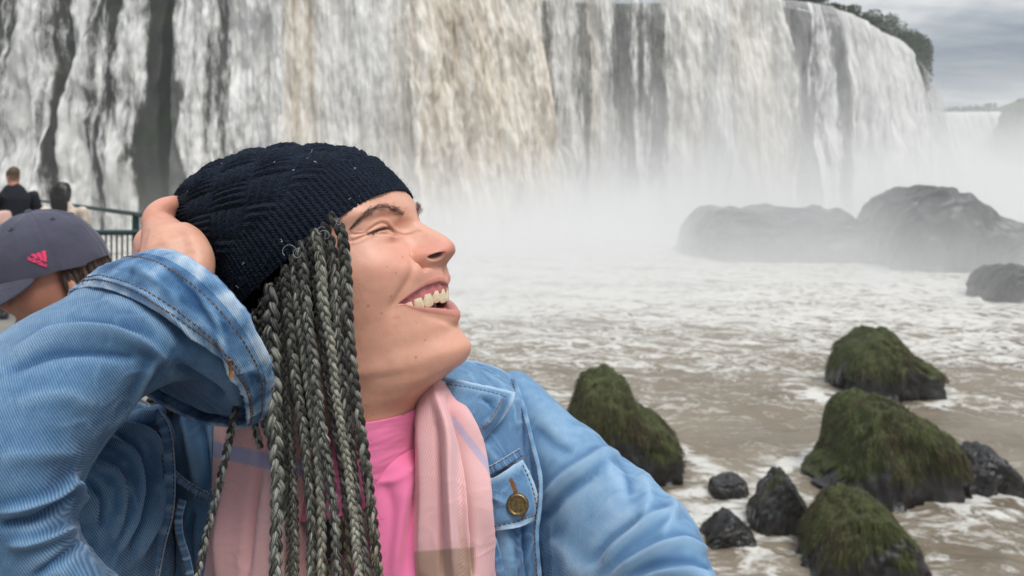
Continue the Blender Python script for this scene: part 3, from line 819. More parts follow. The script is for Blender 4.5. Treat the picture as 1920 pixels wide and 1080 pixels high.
def head_rings():
    def r(w, us, ws=None):
        ws = [w] * 9 if ws is None else ws
        return [(u, s, ww) for (u, s), ww in zip(us, ws)]
    L = []
    L.append(r(99, [(-80, 0), (-80, 2), (-81, 4), (-82, 6), (-84, 8), (-88, 9), (-92, 9), (-98, 6), (-101, 0)]))
    L.append(r(90, [(-56, 0), (-57, 12), (-59, 22), (-64, 31), (-71, 38), (-82, 42), (-95, 43), (-118, 32), (-130, 0)]))
    L.append(r(70, [(-30, 0), (-31, 14), (-34, 28), (-41, 41), (-53, 51), (-71, 58), (-92, 62), (-132, 44), (-150, 0)]))
    L.append(r(48, [(-14, 0), (-15, 14), (-18, 28), (-26, 43), (-40, 55), (-62, 64), (-88, 69), (-138, 50), (-160, 0)]))
    L.append(r(30, [(-8.5, 0), (-9.5, 14), (-14, 27), (-21, 42), (-33, 55), (-57, 65), (-86, 71), (-140, 53), (-164, 0)]))
    L.append(r(16, [(-3.2, 0), (-5.2, 13), (-9.5, 26), (-14.5, 40), (-26, 54), (-51, 64), (-84, 71), (-140, 54), (-165, 0)]))
    L.append(r(8, [(-2.2, 0), (-5.5, 12), (-10.5, 24), (-15.5, 38), (-27, 52.5), (-50, 63), (-83, 70), (-140, 54), (-165, 0)]))
    L.append(r(-1, [(-2.5, 0), (-9.5, 11), (-14.5, 22), (-17, 35), (-27.5, 51), (-49, 62), (-82, 70), (-139, 54), (-164, 0)]))
    L.append(r(-12, [(-3, 0), (-8.5, 12), (-12.5, 24), (-15.5, 37), (-26.5, 52), (-47, 63), (-80, 69), (-138, 53), (-162, 0)]))
    L.append(r(-25, [(-1, 0), (-4, 13), (-8.5, 26), (-14, 40), (-26, 54), (-47, 64), (-80, 68.5), (-136, 52), (-160, 0)]))
    L.append(r(-38, [(6.4, 0), (4.6, 13), (-2, 25), (-13, 39), (-27, 53), (-49, 62.5), (-80, 66), (-133, 50), (-155, 0)]))
    L.append(r(-53, [(7.6, 0), (4.8, 13), (-4.5, 25), (-16, 38), (-31, 51), (-52, 60), (-80, 63), (-129, 49), (-150, 0)]))
    L.append(r(-66, [(6.6, 0), (2.5, 13), (-6, 25), (-17.5, 37), (-33, 49), (-54, 57.5), (-80, 60), (-126, 48), (-146, 0)]))
    L.append(r(-79, [(8.4, 0), (3.0, 13), (-7, 25), (-18.5, 36), (-34, 47), (-55, 55), (-80, 58), (-123, 47), (-142, 0)]))
    L.append(r(-88, [(4.4, 0), (0.8, 13), (-7.5, 24.5), (-19.5, 35), (-35.5, 45.5), (-56, 53.5), (-80, 56.5), (-121, 46), (-139, 0)]))
    L.append(r(0, [(8.6, 0), (5.2, 12.5), (-4.5, 24), (-18, 34), (-35, 44), (-56, 52.5), (-80, 56), (-119, 46), (-137, 0)],
               [-102, -102, -101.5, -100.5, -99, -96, -93, -96, -96]))
    L.append(r(0, [(1.6, 0), (-.6, 11.5), (-8.5, 22), (-20.5, 31.5), (-36.5, 41), (-57, 50), (-80, 54.5), (-118, 46), (-136, 0)],
               [-112.2, -112, -111, -109, -106, -101.5, -97, -101, -102]))
    L.append(r(0, [(-11.7, 0), (-12.6, 11), (-16.5, 21), (-25, 30.5), (-39, 39.5), (-59, 48), (-81, 52), (-117, 46), (-135, 0)],
               [-117.4, -117.3, -116.5, -114.8, -111.8, -107, -103, -107, -108]))
    L.append(r(0, [(-30.5, 0), (-31, 11), (-33, 21.5), (-38.5, 31), (-49, 39.5), (-64, 46.5), (-83, 50.5), (-117, 45), (-134, 0)],
               [-124.4, -124.2, -123.3, -121.6, -118.8, -115, -112, -115, -116]))
    L.append(r(0, [(-47.3, 0), (-48, 11), (-51, 22), (-57, 32), (-65, 40), (-76, 46), (-90, 50), (-118, 44), (-133, 0)],
               [-134.9, -134.6, -134, -132.5, -130.5, -128, -126, -127, -127]))
    L.append(r(0, [(-60, 0), (-61, 12), (-64, 24), (-69, 35), (-77, 43), (-87, 48), (-99, 51), (-122, 44), (-137, 0)],
               [-160, -160, -159, -158, -156, -154, -152, -150, -149]))
    L.append(r(0, [(-74, 0), (-75, 13), (-78, 26), (-84, 38), (-92, 47), (-102, 53), (-113, 55), (-134, 47), (-150, 0)],
               [-192, -192, -192, -191, -190, -189, -188, -186, -185]))
    L.append(r(0, [(-84, 0), (-85, 14), (-88, 28), (-94, 41), (-102, 51), (-112, 57), (-123, 60), (-144, 50), (-160, 0)],
               [-215, -215, -215, -215, -214, -214, -213, -212, -211]))
    return np.array(L)

def polydist(p, poly):
    """distance from points p (n,k) to a polyline and the fraction along it"""
    poly = np.asarray(poly, float)
    best = np.full(len(p), 1e9); frac = np.zeros(len(p))
    Ls = np.r_[0, np.cumsum(np.linalg.norm(np.diff(poly, axis=0), axis=1))]
    for i in range(len(poly) - 1):
        a, b = poly[i], poly[i + 1]; ab = b - a
        t = np.clip(((p - a) @ ab) / (ab @ ab), 0, 1)
        d = np.linalg.norm(p - (a + t[:, None] * ab), axis=1)
        m = d < best
        best[m] = d[m]; frac[m] = (Ls[i] + t[m] * (Ls[i + 1] - Ls[i])) / Ls[-1]
    return best, frac

# mouth outline in (s, w): lower edge of the upper lip and upper edge of the lower lip
UP_EDGE = ([0, 6, 12, 19, 25, 32, 38.8, 41], [-53.0, -50.6, -48.9, -48.9, -49.8, -52.2, -55.6, -57.0])
LO_EDGE = ([0, 6, 12, 19, 25, 32, 38.8, 41], [-73.6, -72.4, -69.9, -67.0, -64.6, -60.8, -56.8, -57.0])

def build_head():
    Lc = head_rings()                                   # rings x 9 x (u,s,w)
    tau = np.array([0, .10, .19, .29, .40, .52, .65, .84, 1.0])
    # mirror ghosts across the middle plane at both ends
    g0 = Lc[:, 1:2] * (1, -1, 1); g1 = Lc[:, -2:-1] * (1, -1, 1)
    Lg = np.concatenate([g0, Lc, g1], 1); tg = np.r_[-tau[1], tau, 2 - tau[-2]]
    xc = np.r_[np.linspace(0, .42, 190, endpoint=False), np.linspace(.42, .70, 70, endpoint=False), np.linspace(.70, 1, 32)]
    cross = cr_shared(tg, np.swapaxes(Lg, 0, 1), xc)     # cols x rings x 3
    cross = np.swapaxes(cross, 0, 1)
    mid = Lc[:, 0, [0, 2]]
    tr = np.r_[0, np.cumsum(np.linalg.norm(np.diff(mid, axis=0), axis=1))]
    ghosted = np.concatenate([2 * cross[:1] - cross[1:2], cross, 2 * cross[-1:] - cross[-2:-1]], 0)
    tgr = np.r_[-tr[1], tr, 2 * tr[-1] - tr[-2]]
    # dense rows over the face
    wrow = np.interp(np.linspace(0, 1, 460), [0, .10, .92, 1], [0, tr[3], tr[19], tr[-1]])
    G = cr_shared(tgr, ghosted, wrow)                    # rows x cols x 3
    # full head: columns from -side to +side
    left = G[:, 1:-1][:, ::-1] * (1, -1, 1)
    FH = np.concatenate([G, left], 1)                    # wraps round
    nr, nc = FH.shape[:2]
    V = FH.reshape(-1, 3).copy()
    def normals(V):
        A = V.reshape(nr, nc, 3)
        du = np.roll(A, -1, 1) - np.roll(A, 1, 1); dv = np.gradient(A, axis=0)
        n = np.cross(du, dv); n /= np.maximum(np.linalg.norm(n, axis=2), 1e-9)[..., None]
        c = A - A.mean(1, keepdims=True)
        n *= np.sign((n * c).sum(2, keepdims=True))
        return n.reshape(-1, 3)
    Nn = normals(V)
    s = np.abs(V[:, 1]); sg = np.sign(V[:, 1]); w = V[:, 2].copy(); u0 = V[:, 0].copy()
    front = sstep(-75, -50, u0)
    def g2(cs, cw, rs, rw): return np.exp(-((s - cs) / rs) ** 2 - ((w - cw) / rw) ** 2) * front
    def push(amount, n=None):
        V[:] += (Nn if n is None else np.asarray(n)) * amount[:, None]
    # broad forms
    push(3.9 * g2(41, -27, 18, 16))                      # smiling cheek
    push(1.3 * g2(31, -34, 9, 8))
    push(-2.2 * g2(15, 1, 6.5, 7))                       # inner eye socket
    push(-1.6 * g2(33, 9.5, 14, 3.6))                    # hollow under the brow
    push(0.8 * g2(30, 15, 16, 5))                        # brow ridge
    push(2.2 * g2(31, -0.5, 10, 6.0))                    # eyeball under the lid
    push(1.9 * g2(29, -6.6, 9, 2.6))                     # bag of the lower lid
    push(-1.2 * g2(27, -11.5, 11, 2.4))
    push(1.6 * g2(50, -50, 14, 16))                     # hollow of the cheek
    push(1.2 * g2(0, -104, 11, 9))
    # nose
    rw = [8, 3, 0, -6, -11.4, -17, -20, -23, -26, -28.5, -31, -33, -34.8, -36.4, -37.8, -40]
    ru = [-2, -1.0, 0.8, 6.4, 12.2, 17.4, 19.8, 21.4, 22.0, 21.5, 19.6, 16.6, 12.8, 9.2, 7.0, 6.2]
    base_mid = np.interp(w, mid[::-1, 1], mid[::-1, 0])
    ridge = pchip(rw[::-1], ru[::-1], np.clip(w, -40, 8)) - base_mid
    ridge = np.where((w < 8) & (w > -40), np.maximum(ridge, 0), 0)
    wd = np.interp(w, [-40, -35, -31, -26, -20, -12, -5, 3], [9.0, 10.5, 12.6, 13.0, 11.4, 9.8, 8.8, 8.5])
    lat = np.exp(-(s / wd) ** np.interp(w, [-36, -28, -16], [2.6, 3.0, 2.4]))
    V[:, 0] += ridge * lat * front
    al = np.exp(-(np.abs(s - 14.6) / 6.0) ** 2.4 - (np.abs(w + 28.3) / 5.9) ** 2.4) * front
    V[:, 0] += 9.6 * al; V[:, 1] += sg * 3.8 * al
    V[:, 0] += 3.2 * np.exp(-((s - 11.5) / 3.2) ** 2 - ((w + 28.5) / 5.0) ** 2) * front
    umax = 22.3 - 0.062 * s * s
    lim = (w > -38) & (w < -16) & (s < 22) & (front > .5)
    ov = np.clip(V[:, 0] - umax, 0, None) * lim
    V[:, 0] -= ov * 0.95
    def smooth(mask, it):
        A = V.reshape(nr, nc, 3); mk = mask.reshape(nr, nc, 1)
        for _ in range(it):
            L = (np.roll(A, 1, 1) + np.roll(A, -1, 1)) * 0.25
            B = A.copy(); B[1:-1] = (A[2:] + A[:-2]) * 0.25 + L[1:-1]
            A = A + (B - A) * mk
        V[:] = A.reshape(-1, 3)
    smooth(np.exp(-(s / 24) ** 4 - ((w + 24) / 20) ** 4) * front, 14)
    # groove behind the wing of the nose
    sw = np.stack([s, w], 1)
    def crease(poly, depth, width, ends=True, lift=0.0, lw=3.0, lofs=0.0):
        d, f = polydist(sw, poly)
        e = np.sin(np.clip(f, 0.02, 0.98) * np.pi) ** 0.5 if ends else 1
        push(-depth * np.exp(-(d / width) ** 2) * e * front)
        if lift: push(lift * np.exp(-((d - lofs) / lw) ** 2) * e * front)
    crease([(17.5, -20), (20.8, -25), (21.6, -30), (19.2, -35.2), (14.5, -37.6)], 2.4, 1.7)
    # smile fold from the nose wing past the mouth corner
    crease([(23, -25), (27, -31), (33, -40), (38.5, -49), (42.5, -56), (43, -65)], 1.7, 3.0, lift=0.45, lw=6, lofs=7)
    # nostril
    Vm = V.copy(); Vm[:, 1] = np.abs(Vm[:, 1]); pw = HWORLD(Vm)
    qx = 960 + F * pw[:, 0] / pw[:, 1] - 820.0; qy = HORIZON - F * (pw[:, 2] - CZ) / pw[:, 1] - 481.5
    ca_, sa_ = math.cos(-0.27), math.sin(-0.27)
    ex_ = (qx * ca_ + qy * sa_) / 16.5; ey_ = (-qx * sa_ + qy * ca_ + 2.0 * ex_ ** 2) / 6.2
    no = sstep(1.25, 0.55, np.sqrt(ex_ ** 2 + ey_ ** 2)) * sstep(2.6, 4.6, s) * (s < 19) * (w > -41) * (w < -20) * front
    inward_ = np.array([-0.62, -0.30, 0.55])
    V += no[:, None] * 4.6 * inward_ * np.stack([np.ones(len(V)), sg, np.ones(len(V))], 1)
    nostril = sstep(0.35, 0.9, no)
    # philtrum
    V[:, 0] += (-1.0 * np.exp(-(s / 2.8) ** 2) + 0.7 * np.exp(-((s - 5) / 2.2) ** 2)) * np.exp(-((w + 44) / 5) ** 2) * front
    # lips and mouth
    ue = pchip(*UP_EDGE, s); le = pchip(*LO_EDGE, s)
    inm = s < 40.5
    thU = np.interp(s, [0, 4, 12, 26, 38], [3.6, 4.0, 3.6, 2.6, 1.0]); thL = np.interp(s, [0, 12, 26, 38], [7.2, 5.8, 3.6, 1.0])
    xu = (w - ue) / thU; xl = (le - w) / thL
    lipU = np.exp(-((xu - 0.45) / 0.55) ** 2) * (s < 43); lipL = np.exp(-((xl - 0.5) / 0.55) ** 2) * (s < 43)
    fall = np.clip(1 - (s / 42) ** 3, 0, 1)
    V[:, 0] += (0.5 * lipU + 1.0 * lipL) * fall * front
    V[:, 0] += -1.6 * np.exp(-((w - le + thL * 1.7) / 3.5) ** 2) * fall * front * sstep(34, 14, s)
    depth_in = np.minimum(ue - w, w - le)
    hole = sstep(0.0, 2.4, depth_in) * inm * front
    V[:, 0] -= hole * (15.0 - 3 * (s / 34)) ; V[:, 1] -= sg * hole * 2.5
    push(-1.6 * g2(40, -56.5, 7.0, 6.0))                 # pit of the mouth corner
    # eye: the slit, folds and wrinkles, in photo pixels of the near side
    def pix(poly, ss):
        return [tuple(HL(x, y, q)[[1, 2]]) for (x, y), q in zip(poly, ss)]
    slit = pix([(696, 437), (704, 434), (714, 429.5), (724, 427), (731, 429), (738, 434), (745, 439)], [46, 42, 36, 30, 26, 22, 18])
    low = pix([(697, 438), (708, 438.5), (718, 441.5), (730, 445.5), (738, 445), (744, 440)], [46, 40, 34, 28, 23, 18])
    fold = pix([(695, 433), (700, 428), (708, 421), (718, 416.5), (727, 418.5), (733, 426), (741, 430.5), (748, 434), (759, 440.5), (768, 439.5), (778, 436)], [47, 45, 40, 35, 30, 26, 22, 18, 13, 10, 7])
    fold2 = pix([(703, 429), (712, 424), (720, 421.5), (727, 424)], [43, 38, 33, 29])
    crow1 = pix([(697, 438), (688, 441), (675, 447), (660, 451)], [46.5, 49.5, 53, 56])
    crow2 = pix([(694, 433), (684, 436), (672, 437), (664, 435)], [47.5, 50, 53, 55])
    crow3 = pix([(692, 428), (684, 430), (676, 429)], [48, 50, 52.5])
    Nn[:] = normals(V)
    crease(slit, 3.0, 1.05)
    crease(low, 0.9, 0.9, lift=0.25, lw=1.0, lofs=1.5)
    crease(fold, 1.7, 1.0, lift=0.6, lw=1.4, lofs=2.0)
    crease(fold2, 0.5, 0.6)
    crease(crow1, 0.85, 0.9, lift=0.3, lw=1.2, lofs=2.0)
    crease(crow2, 0.65, 0.8, lift=0.25, lw=1.2, lofs=1.8)
    crease(crow3, 0.45, 0.7)
    push(0.35 * fbm(V * 0.05, 3) * sstep(-130, -40, u0))
    # tints of the skin, with shade painted in at eye and nostril
    C = np.tile(SKIN, (len(V), 1))
    def tintto(mask, col):
        C[:] = C * (1 - mask[:, None]) + np.asarray(col) * mask[:, None]
    tintto(0.55 * g2(36, -24, 20, 16), (0.76, 0.385, 0.305))     # flush of the cheek
    tintto(0.75 * np.exp(-((w + 27) / 9) ** 2) * (s < 20) * np.exp(-(s / 22) ** 4) * front, (0.66, 0.295, 0.235))
    tintto(0.45 * g2(15, -44, 14, 7), (0.65, 0.29, 0.245))
    tintto(0.30 * g2(0, -104, 20, 12), (0.67, 0.33, 0.245))
    tintto(0.35 * g2(33, 7, 15, 5), (0.55, 0.285, 0.20))         # lid
    tintto(0.25 * sstep(-108, -125, w), (0.60, 0.31, 0.205))  # slightly darker from the chin down
    ds, fs = polydist(sw, slit)
    tintto(0.92 * np.exp(-(ds / 1.1) ** 2) * front, (0.035, 0.02, 0.018))
    dl, fl_ = polydist(sw, [(a, b - 1.4) for a, b in slit[2:6]])
    tintto(0.55 * np.exp(-(dl / 1.5) ** 2) * front, (0.24, 0.15, 0.125))  # grey shade under the lash line, painted into the colour
    lipm = np.clip(np.maximum(sstep(1.15, 0.85, xu) * (xu > -0.6), sstep(1.12, 0.85, xl) * (xl > -0.6)), 0, 1) * (s < 41.5) * front
    lipm *= sstep(41.5, 36, s)
    tintto(0.8 * lipm, (0.56, 0.235, 0.205))
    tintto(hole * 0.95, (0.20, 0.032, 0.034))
    tintto(nostril * 0.95, (0.05, 0.014, 0.012))  # dark red inside, with the nostril's shade painted in
    # moles, where the photo shows them
    for (mx, my, ms, mr) in ((755, 482, 30, 1.0), (733, 555, 42, .9), (715, 588, 47, .9), (690, 573, 54, 1.2), (779, 670, 25, 1.1), (797, 638, 22, .8), (728, 357, 22, .9), (726, 500, 42, .6), (742, 512, 38, .6)):
        c = HL(mx, my, ms)
        dm = np.linalg.norm(V - c, axis=1)
        # nearest skin to the view ray
        ray = HWORLD(V)
        pr = np.stack([960 + F * ray[:, 0] / ray[:, 1], HORIZON - F * (ray[:, 2] - CZ) / ray[:, 1]], 1)
        near = (np.hypot(pr[:, 0] - mx, pr[:, 1] - my) < 14) & (V[:, 1] > 0)
        if near.any():
            i = np.flatnonzero(near)[np.argmin(np.hypot(pr[near, 0] - mx, pr[near, 1] - my))]
            dm = np.linalg.norm(V - V[i], axis=1)
            tintto(0.55 * np.exp(-(dm / (mr * 0.8)) ** 2), (0.14, 0.04, 0.03))
    # hair roots on the scalp
    hl = sstep(-50, -60, u0 + 2.5 * fbm(V * 0.12, 2)) * sstep(-72, -52, w) * sstep(-10, 20, s)
    tintto(np.maximum(hl, sstep(-90, -110, u0)), (0.022, 0.016, 0.013))
    wet = np.clip(0.75 * lipm * (xl > -0.5) + hole, 0, 1)
    # the scalp stays inside the hat
    mh = np.maximum(np.maximum(sstep(33, 50, w), sstep(27, 38, w) * (V[:, 1] < -12)), sstep(-75, -100, u0) * sstep(-60, -30, w))
    V[:] = V + (np.array([-80, 0, 5.0]) - V) * (0.20 * mh)[:, None]
    faces = grid_faces(nr, nc, wrap_v=True)
    return V, faces, C, wet, (nr, nc)

HEADV, HEADF, HEADC, HEADWET, (HNR, HNC) = build_head()
# ---- body: head, torso, arms and the hand behind her head as one skin
def blob_union(tubes, voxel=0.002, smooth_it=6, fac=0.5):
    """one continuous surface out of overlapping closed tubes"""
    v, f = join_vf(tubes)
    me = bpy.data.meshes.new('tmp'); me.from_pydata([tuple(map(float, x)) for x in v], [], [tuple(map(int, q)) for q in f]); me.update()
    bm = bmesh.new(); bm.from_mesh(me); bmesh.ops.recalc_face_normals(bm, faces=bm.faces); bm.to_mesh(me); bm.free()
    o = bpy.data.objects.new('tmp', me); COL.objects.link(o)
    md = o.modifiers.new('r', 'REMESH'); md.mode = 'VOXEL'; md.voxel_size = voxel
    if smooth_it:
        ms = o.modifiers.new('s', 'SMOOTH'); ms.iterations = smooth_it; ms.factor = fac
    dg = bpy.context.evaluated_depsgraph_get(); ev = o.evaluated_get(dg); m2 = ev.to_mesh()
    V = np.empty(len(m2.vertices) * 3, dtype=np.float32); m2.vertices.foreach_get('co', V); V = V.reshape(-1, 3).copy()
    Fq = [tuple(p.vertices) for p in m2.polygons]
    ev.to_mesh_clear(); bpy.data.objects.remove(o); bpy.data.meshes.remove(me)
    return V, Fq
def ptube(pts, radii, k=14, n=20, flat=1.0):
    """tube through photo points (px, py, Y); radii in metres; rounded ends"""
    c = spline(np.array([P(*q) for q in pts]), n); r = np.interp(np.linspace(0, 1, n), np.linspace(0, 1, len(radii)), radii)
    r[0] *= 0.5; r[-1] *= 0.5
    return tube(c, r, k, r * flat)
def wtube(pts, radii, k=14, n=20, flat=1.0):
    c = spline(np.array(pts, float), n); r = np.interp(np.linspace(0, 1, n), np.linspace(0, 1, len(radii)), radii)
    r[0] *= 0.6; r[-1] *= 0.6
    return tube(c, r, k, r * flat)
HAND = [
    ptube([(325, 560, .520), (330, 520, .528), (322, 475, .536), (304, 436, .545), (294, 412, .552)], [.026, .026, .0245, .0165, .010]),     # palm, edge on
    ptube([(350, 560, .515), (366, 512, .520), (368, 484, .526), (350, 452, .533), (330, 432, .54)], [.018, .0135, .0125, .0125, .009]),       # heel of the thumb
    ptube([(300, 440, .545), (289, 414, .548), (297, 396, .556), (316, 386, .566), (340, 384, .580), (362, 392, .592)], [.010, .0092, .0082, .0076, .0070, .0055]),   # thumb, hooked over the hat
    ptube([(300, 430, .556), (306, 404, .562), (320, 396, .574), (342, 398, .590), (362, 404, .600)], [.0105, .0085, .0078, .0072, .0055]),   # index finger
    ptube([(290, 480, .552), (278, 464, .560), (274, 452, .572), (286, 440, .590), (330, 438, .612), (370, 440, .622)], [.012, .0098, .0088, .008, .0075, .006]),   # middle finger
    ptube([(292, 495, .552), (276, 480, .562), (272, 468, .578), (288, 462, .598), (335, 462, .620), (380, 466, .630)], [.012, .0095, .0086, .008, .0074, .006]),   # ring finger
    ptube([(295, 515, .552), (284, 500, .566), (281, 490, .582), (296, 486, .602), (340, 488, .622), (380, 492, .632)], [.012, .0095, .0085, .0078, .007, .0055]),   # little finger
]
ARM = [ptube([(330, 560, .522), (305, 600, .512), (250, 648, .503), (165, 672, .485), (95, 725, .468), (15, 810, .456), (-50, 900, .455)], [.024, .024, .025, .027, .030, .032, .032], n=24)]
hv1, hf1 = blob_union(HAND + ARM, 0.0016, 10)
UP = [ptube([(-60, 930, .470), (60, 1040, .55), (180, 1050, .60), (300, 1000, .66), (420, 920, .69)], [.032, .034, .036, .04, .05], n=20),
      wtube([(-0.13, .665, 5.78), (-0.14, .67, 5.62), (-0.15, .675, 5.45), (-0.17, .68, 5.25), (-0.18, .68, 5.1)], [.07, .115, .11, .115, .12], k=20, n=24, flat=0.62),
      ptube([(900, 850, .70), (1010, 880, .67), (1100, 970, .63), (1180, 1080, .58), (1260, 1200, .52), (1330, 1280, .45)], [.055, .052, .048, .044, .04, .034], n=24)]
hv2, hf2 = blob_union(UP, 0.006, 4)
_q = np.stack([960 + F * hv1[:, 0] / hv1[:, 1], HORIZON - F * (hv1[:, 2] - CZ) / hv1[:, 1]], 1)
_cr = np.zeros(len(hv1))
for poly, dp, wd in (([(300, 462), (330, 453), (345, 452)], .0008, 2.2), ([(320, 470), (345, 460), (372, 462)], .0008, 2.2), ([(310, 388), (318, 398), (322, 410)], .0016, 2.6), ([(285, 404), (296, 410), (322, 411)], .0010, 2.6), ([(277, 434), (272, 450), (262, 474)], .0014, 3.0), ([(296, 440), (320, 432), (340, 428)], .0005, 2.0), ([(330, 480), (360, 474), (385, 478)], .0005, 2.0)):
    dd_, _ = polydist(_q, spline(np.array(poly, float), 20)); _cr += 0.6 * dp * np.exp(-(dd_ / wd) ** 2)
hv1 = hv1 + np.array([0, 1.0, 0]) * (_cr * (hv1[:, 1] < .575))[:, None] + (fbm(hv1 * 90, 3) * 0.0005)[:, None] * np.array([0, -1.0, 0])
tint1 = np.tile(np.array([0.70, 0.405, 0.295]), (len(hv1), 1)); tint2 = np.tile(SKIN, (len(hv2), 1))
rosy = fbm(hv1 * 60, 3)[:, None]
pjx = 960 + F * hv1[:, 0] / hv1[:, 1]; pjy = HORIZON - F * (hv1[:, 2] - CZ) / hv1[:, 1]
tipm = np.clip(sstep(430, 395, pjy) + sstep(285, 262, pjx), 0, 1)[:, None] * 0.6
tint1 = tint1 * (1 - tipm) + np.array([0.68, 0.31, 0.235]) * tipm
tint1 = tint1 * (1 + 0.10 * rosy)
allV = np.concatenate([HWORLD(HEADV), hv1, hv2]); n0, n1 = len(HEADV), len(hv1)
allF = [tuple(q) for q in HEADF] + [tuple(i + n0 for i in q) for q in hf1] + [tuple(i + n0 + n1 for i in q) for q in hf2]
body = mesh('body', allV, allF, M_skin, woman, attrs={'tint': np.concatenate([HEADC, tint1, tint2]), 'wet': np.r_[HEADWET, np.zeros(n1 + len(hv2))]})
# trousers and shoes, below the picture
M_jeans = mat_plain('black_jeans', (0.02, 0.022, 0.028), 0.9)
M_shoe = mat_plain('dark_shoe', (0.03, 0.03, 0.03), 0.6)
tv, tf = blob_union([wtube([(-0.17, .68, 5.30), (-0.17, .68, 5.15)], [.15, .165], k=20, n=8, flat=.7)] + [wtube([(-0.17 + d, .68, 5.2), (-0.17 + d * 1.15, .675, 4.88), (-0.17 + d * 1.2, .69, 4.47)], [.095, .068, .05], k=16, n=16) for d in (-.085, .085)], 0.008, 3)
mesh('trousers', tv, tf, M_jeans, woman)
for d in (-.10, .10):
    sv_, sf_ = blob_union([wtube([(-0.17 + d, .74, 4.45), (-0.17 + d, .66, 4.455), (-0.17 + d, .52, 4.435)], [.045, .045, .034], n=12, flat=.9)], 0.006, 3)
    sv_[:, 2] = np.maximum(sv_[:, 2], 4.402); mesh('shoe', sv_, sf_, M_shoe, woman)
# ---- things on the face: teeth, gums, brows, lashes
_hw = HWORLD(HEADV)
_hp = np.stack([960 + F * _hw[:, 0] / _hw[:, 1], HORIZON - F * (_hw[:, 2] - CZ) / _hw[:, 1]], 1)
def _vnormals(V, nr, nc):
    A = V.reshape(nr, nc, 3)
    du = np.roll(A, -1, 1) - np.roll(A, 1, 1); dv = np.gradient(A, axis=0)
    n = np.cross(du, dv); n /= np.maximum(np.linalg.norm(n, axis=2), 1e-9)[..., None]
    c = A - A.mean(1, keepdims=True)
    n *= np.sign((n * c).sum(2, keepdims=True))
    return n.reshape(-1, 3)
_hn = _vnormals(_hw, HNR, HNC)
_vis = np.flatnonzero((HEADV[:, 1] > -4) & (HEADV[:, 0] > -90))
def skin_at(px, py):
    """world point and normal of the near side of the face at a photo pixel"""
    d = np.hypot(_hp[_vis, 0] - px, _hp[_vis, 1] - py)
    k = _vis[np.argsort(d)[:6]]
    return _hw[k].mean(0), _hn[k[0]]

M_tooth, nt_, out_ = new_mat('tooth_enamel'); N_ = NT(nt_)
nt_.links.new(N_.bsdf(N_.ramp(N_.noise(N_.obj_co(), 120, 3), [(0.3, (0.70, 0.56, 0.36)), (0.7, (0.82, 0.72, 0.54))]), 0.22, Subsurface_Weight=0.3, Subsurface_Radius=(1.0, 0.8, 0.6), Subsurface_Scale=0.001), out_.inputs[0])
M_gum, nt_, out_ = new_mat('gum'); N_ = NT(nt_)
nt_.links.new(N_.bsdf(N_.ramp(N_.noise(N_.pos(), 300, 3), [(0.3, (0.50, 0.14, 0.15)), (0.7, (0.66, 0.24, 0.24))]), 0.20, Subsurface_Weight=0.4, Subsurface_Radius=(1.0, 0.3, 0.25), Subsurface_Scale=0.002), out_.inputs[0])

def arch(s): return 3.4 - s * s / 46.0
def tooth(s, w_top, w_bot, width, du=0.0):
    nu, nv = 22, 20
    a = np.linspace(0, 2 * np.pi, nu, endpoint=False); t = np.linspace(0, 1, nv)
    A, T = np.meshgrid(a, t, indexing='xy')
    ca, sa = np.cos(A), np.sin(A)
    rx = np.sign(ca) * np.abs(ca) ** 0.75; ry = np.sign(sa) * np.abs(sa) ** 0.8
    wid = np.interp(t, [0, .3, .6, .8, .9, .96, 1], [.86, .97, 1.0, .96, .86, .68, .34])[:, None] * width * 0.60
    dep = np.interp(t, [0, .3, .7, 1], [3.2, 3.2, 2.2, .7])[:, None]
    z = w_top + (w_bot - w_top) * T
    slope = -2 * s / 46.0                                # d(arch)/ds
    tx = np.array([slope, 1.0]); tx /= np.linalg.norm(tx); nx = np.array([tx[1], -tx[0]])
    u = arch(s) + du - 2.2 + rx * wid * tx[0] + ry * dep * nx[0]
    ss = s + rx * wid * tx[1] + ry * dep * nx[1]
    v = np.stack([u, ss, z], -1).reshape(-1, 3)
    f = [tuple(x) for x in grid_faces(nv, nu, wrap_v=True)] + [tuple(range(nu)), tuple(range((nv - 1) * nu, nv * nu))[::-1]]
    return mesh('tooth', HWORLD(v), f, M_tooth, woman)
# upper row: s, top, bottom, width (mm)
ROW = [(3.9, -57.6, -65.6, 7.7), (11.0, -57.6, -64.0, 6.7), (17.4, -58.0, -65.4, 7.2), (23.4, -59.0, -65.2, 6.8), (28.8, -59.8, -64.6, 6.6), (34.0, -60.2, -63.6, 6.4), (38.5, -60.4, -62.6, 5.5)]
for (s_, t_, b_, w_) in ROW:
    tooth(s_, t_ + 2.5, b_, w_)
    tooth(-s_, t_ + 2.5, b_, w_)
for s_ in (-14, -9, -3.2, 3.2, 9, 14, 19):
    tooth(s_, -77, -70.0 + abs(s_) * 0.12, 5.6, -4.5)
# gums: a band along the arch above the upper teeth, scalloped
sv = np.linspace(-40, 40, 120); tv = np.linspace(0, 1, 14)
S_, T_ = np.meshgrid(sv, tv, indexing='ij')
neck = np.interp(np.abs(sv), [r[0] for r in ROW], [r[1] for r in ROW])
near = np.min(np.abs(np.abs(sv)[:, None] - np.array([r[0] for r in ROW])[None, :]), axis=1)
edge = neck - 1.7 * np.clip(near / 3.6, 0, 1) ** 2 + 0.9
topw = pchip(*UP_EDGE, np.abs(sv)) + 5.5
Wg = topw[:, None] + (edge - topw)[:, None] * T_
Ug = arch(S_) + 0.8 + 0.9 * np.sin(T_ * np.pi) - 0.8 * T_ ** 8 + 0.5 * np.cos(S_ * 0.85)
mesh('gum', HWORLD(np.stack([Ug, S_, Wg], -1).reshape(-1, 3)), grid_faces(120, 14), M_gum, woman)
# tongue

